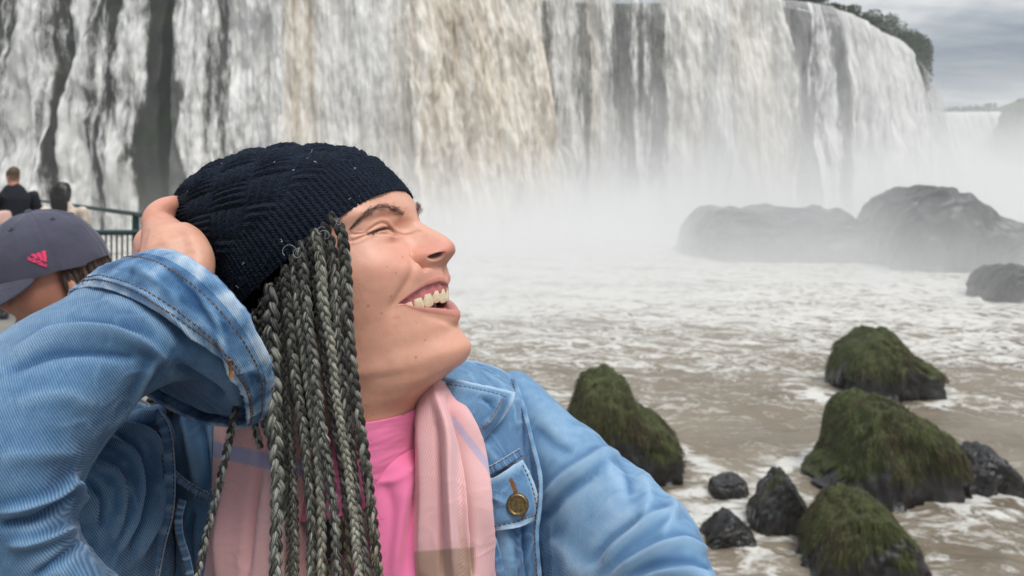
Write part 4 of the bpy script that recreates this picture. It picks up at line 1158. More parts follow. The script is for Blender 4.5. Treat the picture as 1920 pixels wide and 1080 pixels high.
bm_ = bmesh.new(); bmesh.ops.create_uvsphere(bm_, u_segments=24, v_segments=14, radius=1.0)
tvv = np.array([x.co[:] for x in bm_.verts]); tff = [tuple(a.index for a in x.verts) for x in bm_.faces]; bm_.free()
mesh('tongue', HWORLD(tvv * (17, 19, 6.5) + (-17, 0, -72.5)), tff, M_gum, woman)

M_brow = mat_strand('brow_hair', (0.045, 0.028, 0.022), (0.13, 0.08, 0.06), 0.5)
def brow_strands(path, widths, n, length, seed, far=False):
    r = np.random.default_rng(seed)
    pth = spline(np.array(path, float), 60); wv = np.interp(np.linspace(0, 1, 60), np.linspace(0, 1, len(widths)), widths)
    tang = np.gradient(pth, axis=0); tang /= np.linalg.norm(tang, axis=1)[:, None]
    out = []
    for i in range(n):
        k = r.integers(0, 60); o = r.normal(0, 0.42)
        nv = np.array([-tang[k][1], tang[k][0]])
        base = pth[k] + nv * o * wv[k]
        p0, n0 = skin_at(*base)
        fr = k / 59.0
        d = tang[k] * (1.0) + nv * ((0.9 - 1.0 * fr) * (-1) * (0.6 + o * 0.5) + r.normal(0, 0.18))
        L = length * r.uniform(0.6, 1.2)
        p1, _ = skin_at(*(base + d / np.linalg.norm(d) * L / 0.42 * 0.5))
        p2, _ = skin_at(*(base + d / np.linalg.norm(d) * L / 0.42 + tang[k] * 1.5))
        out.append([p0 + n0 * 0.0001, p1 + n0 * 0.0008, p2 + n0 * 0.0006])
    return np.array(out)
bs_ = brow_strands([(757, 401), (748, 395), (733, 388.5), (716, 387), (700, 391), (684, 402), (672, 413), (660, 426)], [9, 10, 9, 8, 7, 6, 5, 2], 420, 3.6, 3)
curves('eyebrow', bs_, 0.00011, M_brow, woman)
# far brow, seen past the root of the nose
r_ = np.random.default_rng(8)
fb = []
for i in range(260):
    t = r_.uniform(0, 1); s_ = -(9 + 30 * t); w_ = 11.5 + 6 * math.sin(t * 2.4) + r_.normal(0, 1.6)
    j = np.argmin((HEADV[:, 1] - s_) ** 2 + (HEADV[:, 2] - w_) ** 2 + (HEADV[:, 0] < -60) * 1e4)
    p0 = _hw[j]; nn_ = _hn[j]
    d = (-HS) * 0.8 + HW * (0.7 - 0.8 * t) + r_.normal(0, 0.15, 3)
    fb.append([p0 + nn_ * 0.0001, p0 + d * 0.0022 + nn_ * 0.0009, p0 + d * 0.0046 + nn_ * 0.0009])
curves('eyebrow', np.array(fb[:170]), 0.00011, M_brow, woman)
# lashes
lp = spline(np.array([(698, 437), (706, 433.5), (715, 429.5), (724, 427.2), (731, 429)], float), 60)
ls = []
for i in range(90):
    k = r_.integers(0, 60)
    p0, n0 = skin_at(lp[k][0], lp[k][1] + 1.0)
    d = n0 * 0.7 - HW * 0.75 + HS * r_.normal(0.25, 0.2)
    L = 0.0045 * r_.uniform(0.6, 1.1)
    ls.append([p0, p0 + d * L * 0.5, p0 + d * L + HW * L * 0.15])
curves('eyelashes', np.array(ls), 0.00016, M_brow, woman)
# ---- knit hat
def mat_knit():
    m, nt, out = new_mat('navy_wool'); N = NT(nt)
    p = N.pos(); u = N.uv()
    a = N.noise(p, 700, 3, 0.7); b = N.noise(p, 40, 3, 0.5)
    ux, uy = N._sep(u)[:2]
    st = N.math('SINE', N.math('ADD', N.math('MULTIPLY', uy, 2 * math.pi / 2.3), N.math('MULTIPLY', N.math('SINE', N.math('MULTIPLY', ux, 2 * math.pi / 3.4)), 1.6)))
    col = N.ramp(N.math('ADD', N.math('MULTIPLY', a, 0.7), N.math('MULTIPLY', b, 0.3)), [(0.35, (0.0045, 0.0070, 0.0130)), (0.55, (0.0105, 0.0165, 0.030)), (0.75, (0.028, 0.042, 0.066))])
    h = N.math('ADD', N.math('MULTIPLY', st, 0.25), a)
    nd = N.bsdf(col, 0.9, N.bump(h, 0.9, 0.0012), Sheen_Weight=0.12, Sheen_Roughness=0.5, Sheen_Tint=(0.25, 0.33, 0.45, 1), Specular_IOR_Level=0.15)
    nt.links.new(nd, out.inputs[0]); return m
M_knit = mat_knit()
def build_hat():
    A = [(752, 355), (737, 336), (711, 310), (678, 286), (640, 272), (590, 267), (530, 270), (470, 281), (415, 298), (377, 315), (354, 338), (341, 366), (336, 388)]
    B = [(452, 616), (446, 590), (436, 558), (423, 526), (407, 500), (392, 482), (378, 467), (366, 455), (356, 444), (348, 432), (342, 420), (338, 408), (336, 396)]
    hw = [76, 80, 82, 82, 82, 80, 76, 69, 60, 49, 36, 20, 3]
    A = [(757 - (757 - x) * 0.895, 357 + (y - 357) * 0.90 + 2) for x, y in A]; B = [(757 - (757 - x) * 0.895, 357 + (y - 357) * 0.93) for x, y in B]
    Ap = np.array([HL(x, y, 0) for x, y in A]); Bp = np.array([HL(x, y, 0) for x, y in B])
    k = len(A); nv, nth = 300, 640
    x = np.linspace(0, 1, nv) ** 1.0
    t0 = np.linspace(0, 1, k)
    def sm(arr): return spline(np.asarray(arr, float).reshape(k, -1), nv) if False else np.stack([np.interp(x, t0, c) for c in np.asarray(arr, float).reshape(k, -1).T], 1)
    def smooth1(a, it=30):
        for _ in range(it):
            a[1:-1] = 0.5 * a[1:-1] + 0.25 * (a[2:] + a[:-2])
        return a
    Av, Bv, Hv = smooth1(sm(Ap)), smooth1(sm(Bp)), smooth1(sm(hw))[:, 0]
    th = np.linspace(0, 2 * np.pi, nth, endpoint=False)
    c, s_ = np.cos(th), np.sin(th)
    pc = np.sign(c) * np.abs(c) ** 0.92; ps_ = np.where(s_ > 0, np.abs(s_) ** 0.90, -0.93 * np.abs(s_) ** 0.95)
    V = (Av + Bv)[:, None] / 2 + (Av - Bv)[:, None] / 2 * pc[None, :, None]
    V[:, :, 1] += Hv[:, None] * ps_[None, :]
    # the rim dips a little at the sides
    ax = (Av - Bv); perp = np.stack([ax[:, 2], 0 * ax[:, 0], -ax[:, 0]], 1); perp /= np.linalg.norm(perp, axis=1)[:, None]   # towards the face
    sag = np.interp(x, [0, .25, 1], [HAT_SAG, HAT_SAG * .6, 0])
    V += perp[:, None] * (sag[:, None] * (s_ ** 2)[None, :])[..., None]
    # slouch: big soft folds, deeper towards the crown
    P0 = V.reshape(-1, 3)
    du = np.roll(V, -1, 1) - np.roll(V, 1, 1); dv = np.gradient(V, axis=0)
    n = np.cross(du, dv); n /= np.maximum(np.linalg.norm(n, axis=2), 1e-9)[..., None]
    cen = V.mean(1, keepdims=True)
    n *= np.where(((V - cen) * n).sum(2).mean() > 0, 1, -1)
    arc = np.cumsum(np.linalg.norm(np.roll(V, -1, 1) - V, axis=2)[0]) ; arc = np.r_[0, arc[:-1]]
    along = np.concatenate([[np.zeros(nth)], np.cumsum(np.linalg.norm(np.diff(V, axis=0), axis=2), axis=0)], 0)
    a = np.broadcast_to(arc[None, :], along.shape); t = along
    # rib band at the rim, then a basket weave of cabled blocks
    per = arc[-1] / round(arc[-1] / 4.6)
    rib = 0.5 + 0.5 * np.cos(2 * np.pi * a / per)
    rib = rib ** 0.8 * 1.5
    cell = 29.0
    aa = a * (1.0 + 0.0 * t)
    X = (aa * 0.62 + t * 0.85); Y = (aa * 0.62 - t * 0.85)
    ci = np.floor(X / cell); cj = np.floor(Y / cell)
    chk = ((ci + cj) % 2) == 0
    fx = X / cell - ci; fy = Y / cell - cj
    alongf = np.where(chk, fx, fy); acrossf = np.where(chk, fy, fx)
    pillow = np.clip(np.sin(np.pi * alongf), 0, 1) ** 0.45 * np.clip(np.sin(np.pi * acrossf), 0, 1) ** 0.25
    ribs = 0.5 + 0.5 * np.cos(2 * np.pi * acrossf * 4 + np.pi)
    bask = 4.6 * pillow * (0.5 + 0.5 * ribs)
    kk = sstep(30, 42, t)
    d = rib * (1 - kk) + bask * kk
    q = np.stack([a.ravel() * 0.012, t.ravel() * 0.012, np.zeros(a.size)], 1)
    folds = fbm(V.reshape(-1, 3) * 0.016 + 3, 3).reshape(t.shape) * (2.2 + 5.5 * sstep(.55, .95, np.broadcast_to(x[:, None], t.shape)))
    fine = fbm(V.reshape(-1, 3) * 0.35, 3).reshape(t.shape) * 0.7
    d = d + folds * sstep(0, 25, t) + fine
    V = V + n * d[..., None]
    # hem turned under
    inner = V[:1] - n[:1] * 4.0 + perp[:1, None] * -1.0
    inner2 = V[8:9] - n[8:9] * 4.5
    V2 = np.concatenate([inner2, inner, V], 0); n2 = np.concatenate([n[:1], n[:1], n], 0)
    uvv = np.stack([np.concatenate([a[:1], a[:1], a], 0).ravel(), np.concatenate([t[:1] - 4, t[:1] - 2, t], 0).ravel()], 1)
    return V2.reshape(-1, 3), grid_faces(nv + 2, nth, wrap_v=True), uvv, n2.reshape(-1, 3), nv + 2, nth
HAT_SAG = 6.0
hv, hf, huv, hn_, hnv, hnth = build_hat()
hatw = HWORLD(hv)
hat = mesh('knit_hat', hatw, hf, M_knit, woman, uv=huv)
hat['label'] = 'dark navy cable knit beanie'
M_fuzz = mat_strand('wool_fuzz', (0.010, 0.014, 0.022), (0.035, 0.045, 0.065), 0.9)
r_ = np.random.default_rng(11)
NW = (hn_[:, 0:1] * HF + hn_[:, 1:2] * HS + hn_[:, 2:3] * HW)
k_ = r_.integers(hnth * 2, len(hv), 10000)
d_ = NW[k_] + r_.normal(0, 0.75, (10000, 3)); L_ = r_.uniform(0.0006, 0.0024, (10000, 1))
pts = np.stack([hatw[k_], hatw[k_] + d_ * L_ * 0.5, hatw[k_] + d_ * L_ + r_.normal(0, 0.0006, (10000, 3))], 1)
fz = curves('fuzz', pts, 0.00006, M_fuzz, hat, tip=0.6); fz['kind'] = 'stuff'
M_lint = mat_plain('lint', (0.55, 0.58, 0.60), 0.9)
k_ = r_.choice(np.flatnonzero((NW[:, 1] < -0.3)), 26)
pts = np.stack([hatw[k_] + NW[k_] * 0.0008, hatw[k_] + NW[k_] * 0.001 + r_.normal(0, 0.0007, (26, 3)), hatw[k_] + NW[k_] * 0.001 + r_.normal(0, 0.001, (26, 3))], 1)
ln = curves('lint', pts, 0.00016, M_lint, hat, tip=0.8); ln['kind'] = 'stuff'

# ---- braids
def mat_braid():
    m, nt, out = new_mat('braid_hair'); N = NT(nt)
    u = N.uv(); ux, uy = N._sep(u)[:2]
    v = N.comb(N.math('MULTIPLY', ux, 26.0), N.math('MULTIPLY', uy, 0.9), N.attr('seed'))
    fib = N.noise(v, 1.0, 4, 0.75)
    v2 = N.comb(N.math('MULTIPLY', ux, 6.0), N.math('MULTIPLY', uy, 0.35), N.attr('seed'))
    loc = N.noise(v2, 1.0, 2, 0.6)
    f = N.math('ADD', N.math('ADD', N.math('MULTIPLY', fib, 0.6), N.math('MULTIPLY', loc, 0.5)), N.attr('tone'))
    dark = N.ramp(f, [(0.43, (0.006, 0.0065, 0.0065)), (0.55, (0.070, 0.074, 0.066)), (0.68, (0.50, 0.505, 0.44))])
    blond = N.ramp(f, [(0.38, (0.05, 0.04, 0.022)), (0.52, (0.24, 0.20, 0.11)), (0.66, (0.60, 0.53, 0.34))])
    col = N.mix(N.attr('blond'), dark, blond)
    nd = N.n('ShaderNodeBsdfPrincipled')
    N.set(nd.inputs['Base Color'], col); nd.inputs['Roughness'].default_value = 0.34
    nd.inputs['Specular IOR Level'].default_value = 0.55
    nd.inputs['Anisotropic'].default_value = 0.4
    N.set(nd.inputs['Normal'], N.bump(fib, 0.75, 0.0009))
    nt.links.new(nd.outputs[0], out.inputs[0]); return m
M_braid = mat_braid()
M_wisp = mat_strand('loose_hair', (0.015, 0.012, 0.010), (0.06, 0.05, 0.04), 0.5, (0.28, 0.25, 0.18))
_wisps = []
def braid(path, width, seed, blond0=0.0, dark=False, wisps=14):
    """a three-strand plait along path [(px, py, Y)], width in metres"""
    r = np.random.default_rng(seed)
    ctrl = np.array([P(*q) for q in path])
    L = np.linalg.norm(np.diff(ctrl, axis=0), axis=1).sum()
    n = max(40, int(L / 0.0011))
    pth = spline(ctrl, n)
    T, _, _ = frames(pth)
    view = np.array([0, -1.0, 0])
    side = np.cross(T, view); side /= np.linalg.norm(side, axis=1)[:, None]
    front = np.cross(side, T)
    rollv = r.uniform(-0.7, 0.7) + 0.5 * np.sin(np.linspace(0, r.uniform(1, 3), n) * 2 + r.uniform(0, 6))
    sd = side * np.cos(rollv)[:, None] + front * np.sin(rollv)[:, None]
    fr = -side * np.sin(rollv)[:, None] + front * np.cos(rollv)[:, None]
    dist = np.linspace(0, L, n)
    lp = width * r.uniform(2.7, 3.1)
    wv = width * (1 + 0.08 * np.sin(dist / 0.05 + seed) + 0.05 * fbm(np.stack([dist * 60, dist * 0 + seed, dist * 0], 1), 2)) * np.interp(dist / L, [0, .04, 1], [.75, 1, .92])
    ph = 2 * np.pi * np.cumsum(np.gradient(dist) / (lp * (1 + 0.1 * np.sin(dist / 0.07 + seed)))) + r.uniform(0, 6)
    nk = 14
    a = np.linspace(0, 2 * np.pi, nk, endpoint=False)
    V, Fs, UV, BL, SE, TN = [], [], [], [], [], []
    off = 0
    for j in range(3):
        p_ = ph + j * 2 * np.pi / 3
        lat = 0.30 * np.sin(p_) ; dep = 0.17 * np.sin(2 * p_)
        c = pth + sd * (lat * wv)[:, None] + fr * (dep * wv)[:, None]
        Tc = np.gradient(c, axis=0); Tc /= np.linalg.norm(Tc, axis=1)[:, None]
        e1 = sd - Tc * (sd * Tc).sum(1)[:, None]; e1 /= np.linalg.norm(e1, axis=1)[:, None]
        e2 = np.cross(Tc, e1)
        tw = np.linspace(0, L * 40, n) + j
        lob = 1 + 0.05 * np.cos(5 * a[None, :] + tw[:, None]) + 0.035 * np.cos(9 * a[None, :] - tw[:, None])
        ring = c[:, None] + (e1[:, None] * np.cos(a)[None, :, None] * 0.235 + e2[:, None] * np.sin(a)[None, :, None] * 0.205) * (wv[:, None] * lob)[..., None]
        V.append(ring.reshape(-1, 3)); Fs.append(grid_faces(n, nk, wrap_v=True) + off); off += n * nk
        UV.append(np.stack([np.broadcast_to((np.abs(np.linspace(-1, 1, nk)))[None, :], (n, nk)).ravel(), np.broadcast_to((dist * 130)[:, None], (n, nk)).ravel()], 1))
        b = blond0 * r.uniform(0.3, 1.4) + sstep(0.17, 0.30, dist + r.normal(0, 0.03)) * (r.uniform(0, 1) > 0.45) * r.uniform(0.3, 0.9)
        BL.append(np.repeat(np.clip(b, 0, 1), nk)); SE.append(np.full(n * nk, seed * 7.3 + j * 3.1)); TN.append(np.repeat(r.normal(0.022, 0.045) - 0.10 * sstep(0.05, 0.0, dist), nk))
    o = mesh('braid', np.concatenate(V), np.concatenate(Fs), M_braid, woman, uv=np.concatenate(UV), attrs={'blond': np.concatenate(BL), 'seed': np.concatenate(SE), 'tone': np.concatenate(TN)})
    for i in range(wisps):
        k = r.integers(5, n - 5); d = sd[k] * r.choice([-1, 1]) * r.uniform(.4, 1) + fr[k] * r.uniform(0, 1) + T[k] * r.uniform(0, 0.8)
        Lw = r.uniform(0.006, 0.017); cu = r.normal(0, 0.6, 3)
        t = np.linspace(0, 1, 6)[:, None]
        _wisps.append(pth[k] + fr[k] * wv[k] * 0.25 + d * Lw * t + np.cross(d, cu) * Lw * 0.5 * np.sin(t * 4.5))
    return o
W_ = 0.0001 * 1
BR = [  # (path as (px, py), nominal width px, layer depth offset, blond)
 ([(618, 400), (641, 440), (650, 520), (654, 620), (667, 740), (684, 850), (699, 960), (713, 1095)], 25, -0.004, 0.05),
 ([(606, 418), (622, 470), (629, 560), (640, 690), (654, 800), (664, 900), (676, 1000), (692, 1095)], 25, 0.000, 0.0),
 ([(588, 430), (600, 480), (606, 560), (622, 660), (630, 740), (648, 850), (662, 960), (674, 1095)], 22, -0.005, 0.15),
 ([(578, 445), (590, 520), (600, 610), (610, 700), (622, 780), (640, 880), (650, 980), (655, 1095)], 21, 0.006, 0.0),
 ([(562, 452), (570, 520), (578, 600), (590, 690), (600, 780), (616, 880), (628, 980), (633, 1095)], 24, -0.003, 0.0),
 ([(548, 478), (556, 560), (570, 660), (583, 750), (597, 860), (603, 970), (602, 1095)], 22, 0.003, 0.0),
 ([(533, 497), (540, 580), (551, 690), (566, 790), (577, 890), (583, 1000), (582, 1095)], 23, -0.004, 0.05),
 ([(508, 532), (509, 600), (513, 700), (515, 800), (520, 900), (518, 1000), (516, 1095)], 29, -0.006, 0.0),
 ([(524, 520), (530, 600), (538, 690), (543, 790), (550, 890), (553, 990), (553, 1095)], 21, 0.005, 0.1),
 ([(492, 560), (490, 620), (500, 700), (507, 800), (540, 900), (547, 1000), (540, 1095)], 20, 0.014, 0.25),
 ([(478, 580), (471, 640), (466, 700), (470, 760), (488, 840)], 19, 0.010, 0.0),
 ([(498, 555), (486, 610), (476, 670), (480, 740), (505, 820)], 18, 0.016, 0.0),
 ([(464, 596), (460, 650), (457, 705), (452, 760), (446, 800)], 17, 0.018, 0.0),
 ([(449, 740), (437, 790), (424, 850), (408, 920), (388, 1000), (366, 1095)], 17, -0.020, 0.0),
 ([(640, 420), (642, 500), (646, 600), (655, 700), (672, 820), (690, 930), (705, 1095)], 18, 0.014, 0.2),
 ([(598, 440), (612, 540), (622, 640), (638, 760), (655, 870), (668, 980), (684, 1095)], 20, 0.016, 0.0),
 ([(560, 470), (575, 580), (590, 700), (606, 810), (622, 920), (640, 1095)], 20, 0.018, 0.0),
 ([(530, 510), (548, 620), (560, 730), (578, 850), (590, 960), (594, 1095)], 20, 0.018, 0.0),
 ([(515, 540), (524, 640), (530, 740), (534, 850), (536, 960), (530, 1095)], 20, 0.020, 0.0),
 ([(610, 430), (626, 560), (640, 680), (655, 800), (676, 920), (700, 1095)], 18, 0.022, 0.3),
 ([(545, 500), (562, 620), (580, 740), (598, 860), (612, 970), (618, 1095)], 18, 0.024, 0.2),
]
for i, (pth, wpx, dy, bl) in enumerate(BR):
    full = []
    for (x, y) in pth:
        Y = np.interp(y, [400, 560, 700, 900, 1095], [0.512, 0.503, 0.508, 0.513, 0.512]) + dy
        full.append((x, y, Y))
    braid(full, wpx / F * 0.51 * (0.80 + 0.16 * ((i * 37) % 10) / 10), 50 + i, bl, wisps=26)
# braids hanging behind the raised arm, in its shadow
for i, pth in enumerate([[(470, 690, .60), (420, 742, .605), (360, 758, .61), (280, 752, .62)], [(460, 720, .605), (400, 765, .61), (330, 772, .62), (290, 770, .625)], [(480, 700, .61), (430, 728, .615), (350, 735, .62), (300, 742, .63)]]):
    braid(pth, 0.0095, 90 + i, 0.0, wisps=8)
w_ = curves('loose_hairs', np.array(_wisps), 0.00007, M_wisp, woman, tip=0.4); w_['kind'] = 'stuff'
# two pale curls that spring out below the hat rim
cl_ = []
for (x, y, rr, a0) in ((556, 474, 9, 0.3), (540, 470, 11, 2.2), (600, 432, 7, 1.0), (606, 440, 8, 3.4), (633, 415, 6, 0.0)):
    t = np.linspace(0, 1, 9)
    ang = a0 + t * 4.6
    cl_.append(np.array([P(x + rr * math.cos(q) + 5 * k, y + rr * math.sin(q), 0.497) for q, k in zip(ang, t)]))
w_ = curves('loose_hairs', np.array(cl_), 0.00012, M_lint, woman, tip=0.5); w_['kind'] = 'stuff'
# ---- clothing
def mat_denim(name, lo, mid, hi, tw=1.2, contrast=0.52):
    m, nt, out = new_mat(name); N = NT(nt)
    u = N.uv(); ux, uy = N._sep(u)[:2]                      # millimetres on the cloth
    p = N.pos()
    wob = N.math('MULTIPLY', N.math('SUBTRACT', N.noise(u, 0.06, 3, 0.6), 0.5), 0.7)
    ph = N.math('ADD', N.math('ADD', N.math('MULTIPLY', ux, 0.86), N.math('MULTIPLY', uy, 0.5)), wob)
    tw_ = N.math('ADD', N.math('MULTIPLY', N.math('SINE', N.math('MULTIPLY', ph, 2 * math.pi / tw)), 0.5), 0.5)
    slub = N.noise(N.vmath('MULTIPLY', u, (2.2, 0.25, 1)), 1.0, 3, 0.7)
    grain = N.noise(u, 1.7, 4, 0.75)
    fade = N.noise(u, 0.018, 5, 0.62, 0.5)
    wear = N.attr('wear')
    f = N.math('ADD', N.math('ADD', N.math('MULTIPLY', tw_, contrast * 0.42), N.math('MULTIPLY', slub, 0.30)), N.math('ADD', N.math('MULTIPLY', grain, 0.30), N.math('MULTIPLY', fade, 0.32)))
    f = N.math('ADD', N.math('SUBTRACT', f, 0.22 + contrast * 0.12), N.math('MULTIPLY', wear, 0.46))
    col = N.ramp(f, [(0.12, lo), (0.42, mid), (0.80, hi)])
    h = N.math('ADD', N.math('MULTIPLY', tw_, 0.6), N.math('ADD', N.math('MULTIPLY', grain, 0.5), N.math('MULTIPLY', slub, 0.3)))
    nd = N.bsdf(col, 0.88, N.bump(h, 0.55, 0.0006), Sheen_Weight=0.12, Specular_IOR_Level=0.2)
    nt.links.new(nd, out.inputs[0]); return m
M_denim = mat_denim('denim', (0.024, 0.075, 0.170), (0.120, 0.235, 0.385), (0.50, 0.61, 0.72))  # darker copy, for the shaded image-left side of the jacket
M_denim_lit = mat_denim('denim_lit', (0.042, 0.120, 0.27), (0.200, 0.360, 0.540), (0.56, 0.68, 0.79), contrast=0.34)  # same denim paler: the stronger light on image right painted in
M_denim_edge = mat_denim('denim_seam', (0.022, 0.075, 0.18), (0.12, 0.25, 0.43), (0.58, 0.67, 0.75), contrast=0.3)

def mat_weave(name, col, tw=1.6, amt=0.10, rough=0.85, sheen=0.2, use_band=False):
    m, nt, out = new_mat(name); N = NT(nt)
    u = N.uv(); ux, uy = N._sep(u)[:2]
    ph = N.math('ADD', N.math('MULTIPLY', ux, 0.8), N.math('MULTIPLY', uy, 0.6))
    t = N.math('ADD', N.math('MULTIPLY', N.math('SINE', N.math('MULTIPLY', ph, 2 * math.pi / tw)), 0.5), 0.5)
    g = N.noise(u, 1.2, 4, 0.7); big = N.noise(u, 0.03, 3, 0.5)
    k = N.math('ADD', N.math('MULTIPLY', t, 0.5), N.math('ADD', N.math('MULTIPLY', g, 0.3), N.math('MULTIPLY', big, 0.2)))
    base = N.attr('dye', 'Color') if use_band else None
    if base is None:
        rgb = N.n('ShaderNodeRGB'); rgb.outputs[0].default_value = (*col, 1); base = rgb.outputs[0]
    mul = N.mrange(k, 0.2, 0.8, 1 - amt * 1.6, 1 + amt)
    c = N.vmath('SCALE', base, mul)
    nd = N.bsdf(c, rough, N.bump(k, 0.5, 0.0005), Sheen_Weight=sheen, Specular_IOR_Level=0.2)
    nt.links.new(nd, out.inputs[0]); return m
M_scarf = mat_weave('scarf_wool', (0.7, 0.42, 0.42), 1.7, 0.08, 0.9, 0.3, True)
M_shirt = mat_weave('pink_jersey', (0.83, 0.205, 0.40), 0.9, 0.03, 0.75, 0.25)
M_thread = mat_plain('orange_thread', (0.13, 0.075, 0.035), 0.8, 0.4, 400)
M_thread_o = mat_plain('rust_thread', (0.30, 0.12, 0.035), 0.8, 0.3, 300)
M_brass, nt_, out_ = new_mat('aged_brass'); N_ = NT(nt_)
nt_.links.new(N_.bsdf(N_.ramp(N_.noise(N_.pos(), 500, 4), [(0.3, (0.13, 0.085, 0.035)), (0.7, (0.30, 0.22, 0.11))]), 0.42, Metallic=0.85), out_.inputs[0])

def surf_normals(G, wrap=False):
    du = (np.roll(G, -1, 1) - np.roll(G, 1, 1)) if wrap else np.gradient(G, axis=1)
    dv = np.gradient(G, axis=0)
    n = np.cross(dv, du); n /= np.maximum(np.linalg.norm(n, axis=2), 1e-12)[..., None]
    return n
def project(V):
    return np.stack([960 + F * V[..., 0] / V[..., 1], HORIZON - F * (V[..., 2] - CZ) / V[..., 1]], -1)
def metric_uv(G):
    a = np.concatenate([np.zeros((G.shape[0], 1)), np.cumsum(np.linalg.norm(np.diff(G, axis=1), axis=2), axis=1)], 1)
    b = np.concatenate([np.zeros((1, G.shape[1])), np.cumsum(np.linalg.norm(np.diff(G, axis=0), axis=2), axis=0)], 0)
    a = a - a.mean(1, keepdims=True)
    return np.stack([a, b], -1) * 1000.0
def wrinkle(G, n, folds, near=True, noise=(0.0, 20, 1), seed=0.0, crumple=None):
    """raise soft folds: folds = [(polyline in photo pixels, height mm, width px)]; noise = (mm, per metre, stretch)"""
    pr = project(G).reshape(-1, 2)
    d = np.zeros(len(pr))
    cam_v = np.array([0, 0, CZ]) - G
    face = ((cam_v * n).sum(2) > 0).ravel() if near else np.ones(len(pr), bool)
    for (poly, amp, wid) in folds:
        poly = np.array(poly, float)
        if len(poly) > 2: poly = spline(poly, 24)
        lo, hi = poly.min(0) - wid * 3, poly.max(0) + wid * 3
        m = face & (pr[:, 0] > lo[0]) & (pr[:, 0] < hi[0]) & (pr[:, 1] > lo[1]) & (pr[:, 1] < hi[1])
        if not m.any(): continue
        idx = np.flatnonzero(m)
        dd, f = polydist(pr[idx], poly)
        e = np.clip(np.sin(np.clip(f, 0.0, 1.0) * np.pi) * 1.6, 0, 1) ** 0.7
        d[idx] += amp * np.exp(-(dd / (wid * 0.85)) ** 1.7) * (0.25 + 0.75 * e) * np.where(dd < wid * 2.8, 1, 0)
    d = d.reshape(G.shape[:2])
    if crumple:
        q = G.reshape(-1, 3) * crumple[1] + seed * 1.7
        rg = 1 - np.clip(np.abs(fbm(q + fbm(q * .6 + 9, 2)[:, None] * .6, 3)) * 2.6, 0, 1)
        big = np.clip(0.5 + fbm(q * .35 + 4, 2) * 1.3, 0, 1)
        d = d + (rg ** 2.2 * big).reshape(d.shape) * crumple[0]
    if noise[0]:
        q = G.reshape(-1, 3) * noise[1] * np.array([1, 1, 1.0 / noise[2]]) + seed
        d = d + fbm(q, 4).reshape(d.shape) * noise[0]
    return G + n * (d / 1000.0)[..., None]
def contour_tube(rows, nu=120, nv=120, span=(0, 2 * math.pi), power=1.0):
    """rows of (top x, top y, bottom x, bottom y, Y, depth m, bulge dx px, bulge dy px): a tube through the outline pairs.
    angle 0 = top outline, pi/2 = towards the camera, pi = bottom outline"""
    rows = np.array([tuple(r) + (0, 0) * (len(r) == 6) for r in rows], float)
    st = spline(np.c_[(rows[:, 0] + rows[:, 2]) / 2, (rows[:, 1] + rows[:, 3]) / 2, rows[:, 4] * 1000, rows], nv)[:, 3:]
    a = np.linspace(span[0], span[1], nu, endpoint=(span[1] - span[0] < 6.28))
    c, s_ = np.cos(a), np.sin(a)
    c = np.sign(c) * np.abs(c) ** power; s_ = np.sign(s_) * np.abs(s_) ** power
    G = np.zeros((nv, nu, 3))
    for i, r in enumerate(st):
        t, b = P(r[0], r[1], r[4]), P(r[2], r[3], r[4])
        near = P((r[0] + r[2]) / 2 + r[6], (r[1] + r[3]) / 2 + r[7], r[4] - r[5]) - (t + b) / 2
        G[i] = (t + b) / 2 + (t - b)[None] / 2 * c[:, None] + near[None] * s_[:, None]
    return G
def cloth(name, G, mat, parent=None, wrap=False, thick=0.0012, wear=None, dye=None, uv=None, closed=False):
    """link a grid as cloth with real thickness"""
    nv, nu = G.shape[:2]
    n = surf_normals(G, wrap)
    n = n * (np.sign(((G - G.mean(1, keepdims=True)) * n).sum(2).mean()) if wrap else np.sign((n * (np.array([0, 0, CZ]) - G)).sum()))
    uvg = (np.stack([G[..., 0] + 0.35 * G[..., 1], G[..., 2] + 0.25 * G[..., 1]], -1) * 1000.0 if mat.name.startswith('denim') else metric_uv(G)) if uv is None else uv
    V = G.reshape(-1, 3); F1 = grid_faces(nv, nu, wrap_v=wrap)
    V2 = (G - n * thick).reshape(-1, 3); F2 = grid_faces(nv, nu, wrap_v=wrap, flip=True) + len(V)
    rim = []
    N0 = len(V)
    def strip(idx):
        for a, b in zip(idx[:-1], idx[1:]): rim.append((a, b, b + N0, a + N0))
    I = np.arange(nv * nu).reshape(nv, nu)
    for row in (I[0], I[-1][::-1]):
        strip(list(row) + ([row[0]] if wrap else []))
    if not wrap:
        strip(list(I[:, -1])); strip(list(I[::-1, 0]))
    Fa = np.concatenate([F1, F2, np.array(rim, int)])
    # ridges of folds fade, valleys keep their dye
    def shift(k):
        a = np.roll(G, k, 0); a[:k] = G[:k]; b = np.roll(G, -k, 0); b[-k:] = G[-k:]
        c = np.roll(G, k, 1); d = np.roll(G, -k, 1)
        if not wrap: c[:, :k] = G[:, :k]; d[:, -k:] = G[:, -k:]
        return ((G - (a + b + c + d) / 4) * n).sum(2)
    ridge = np.clip(shift(3) / 0.00030, -1, 1) * 0.13 + np.clip(shift(8) / 0.0016, -1, 1) * 0.15
    w = (np.zeros(G.shape[:2]) if wear is None else np.asarray(wear).reshape(G.shape[:2])) + ridge
    w = w.ravel()
    attrs = {'wear': np.r_[w, w]}
    if dye is not None:
        dd = np.asarray(dye).reshape(-1, 3); attrs['dye'] = np.r_[dd, dd]
    return mesh(name, np.r_[V, V2], Fa, mat, parent, uv=np.r_[uvg.reshape(-1, 2), uvg.reshape(-1, 2)], attrs=attrs)
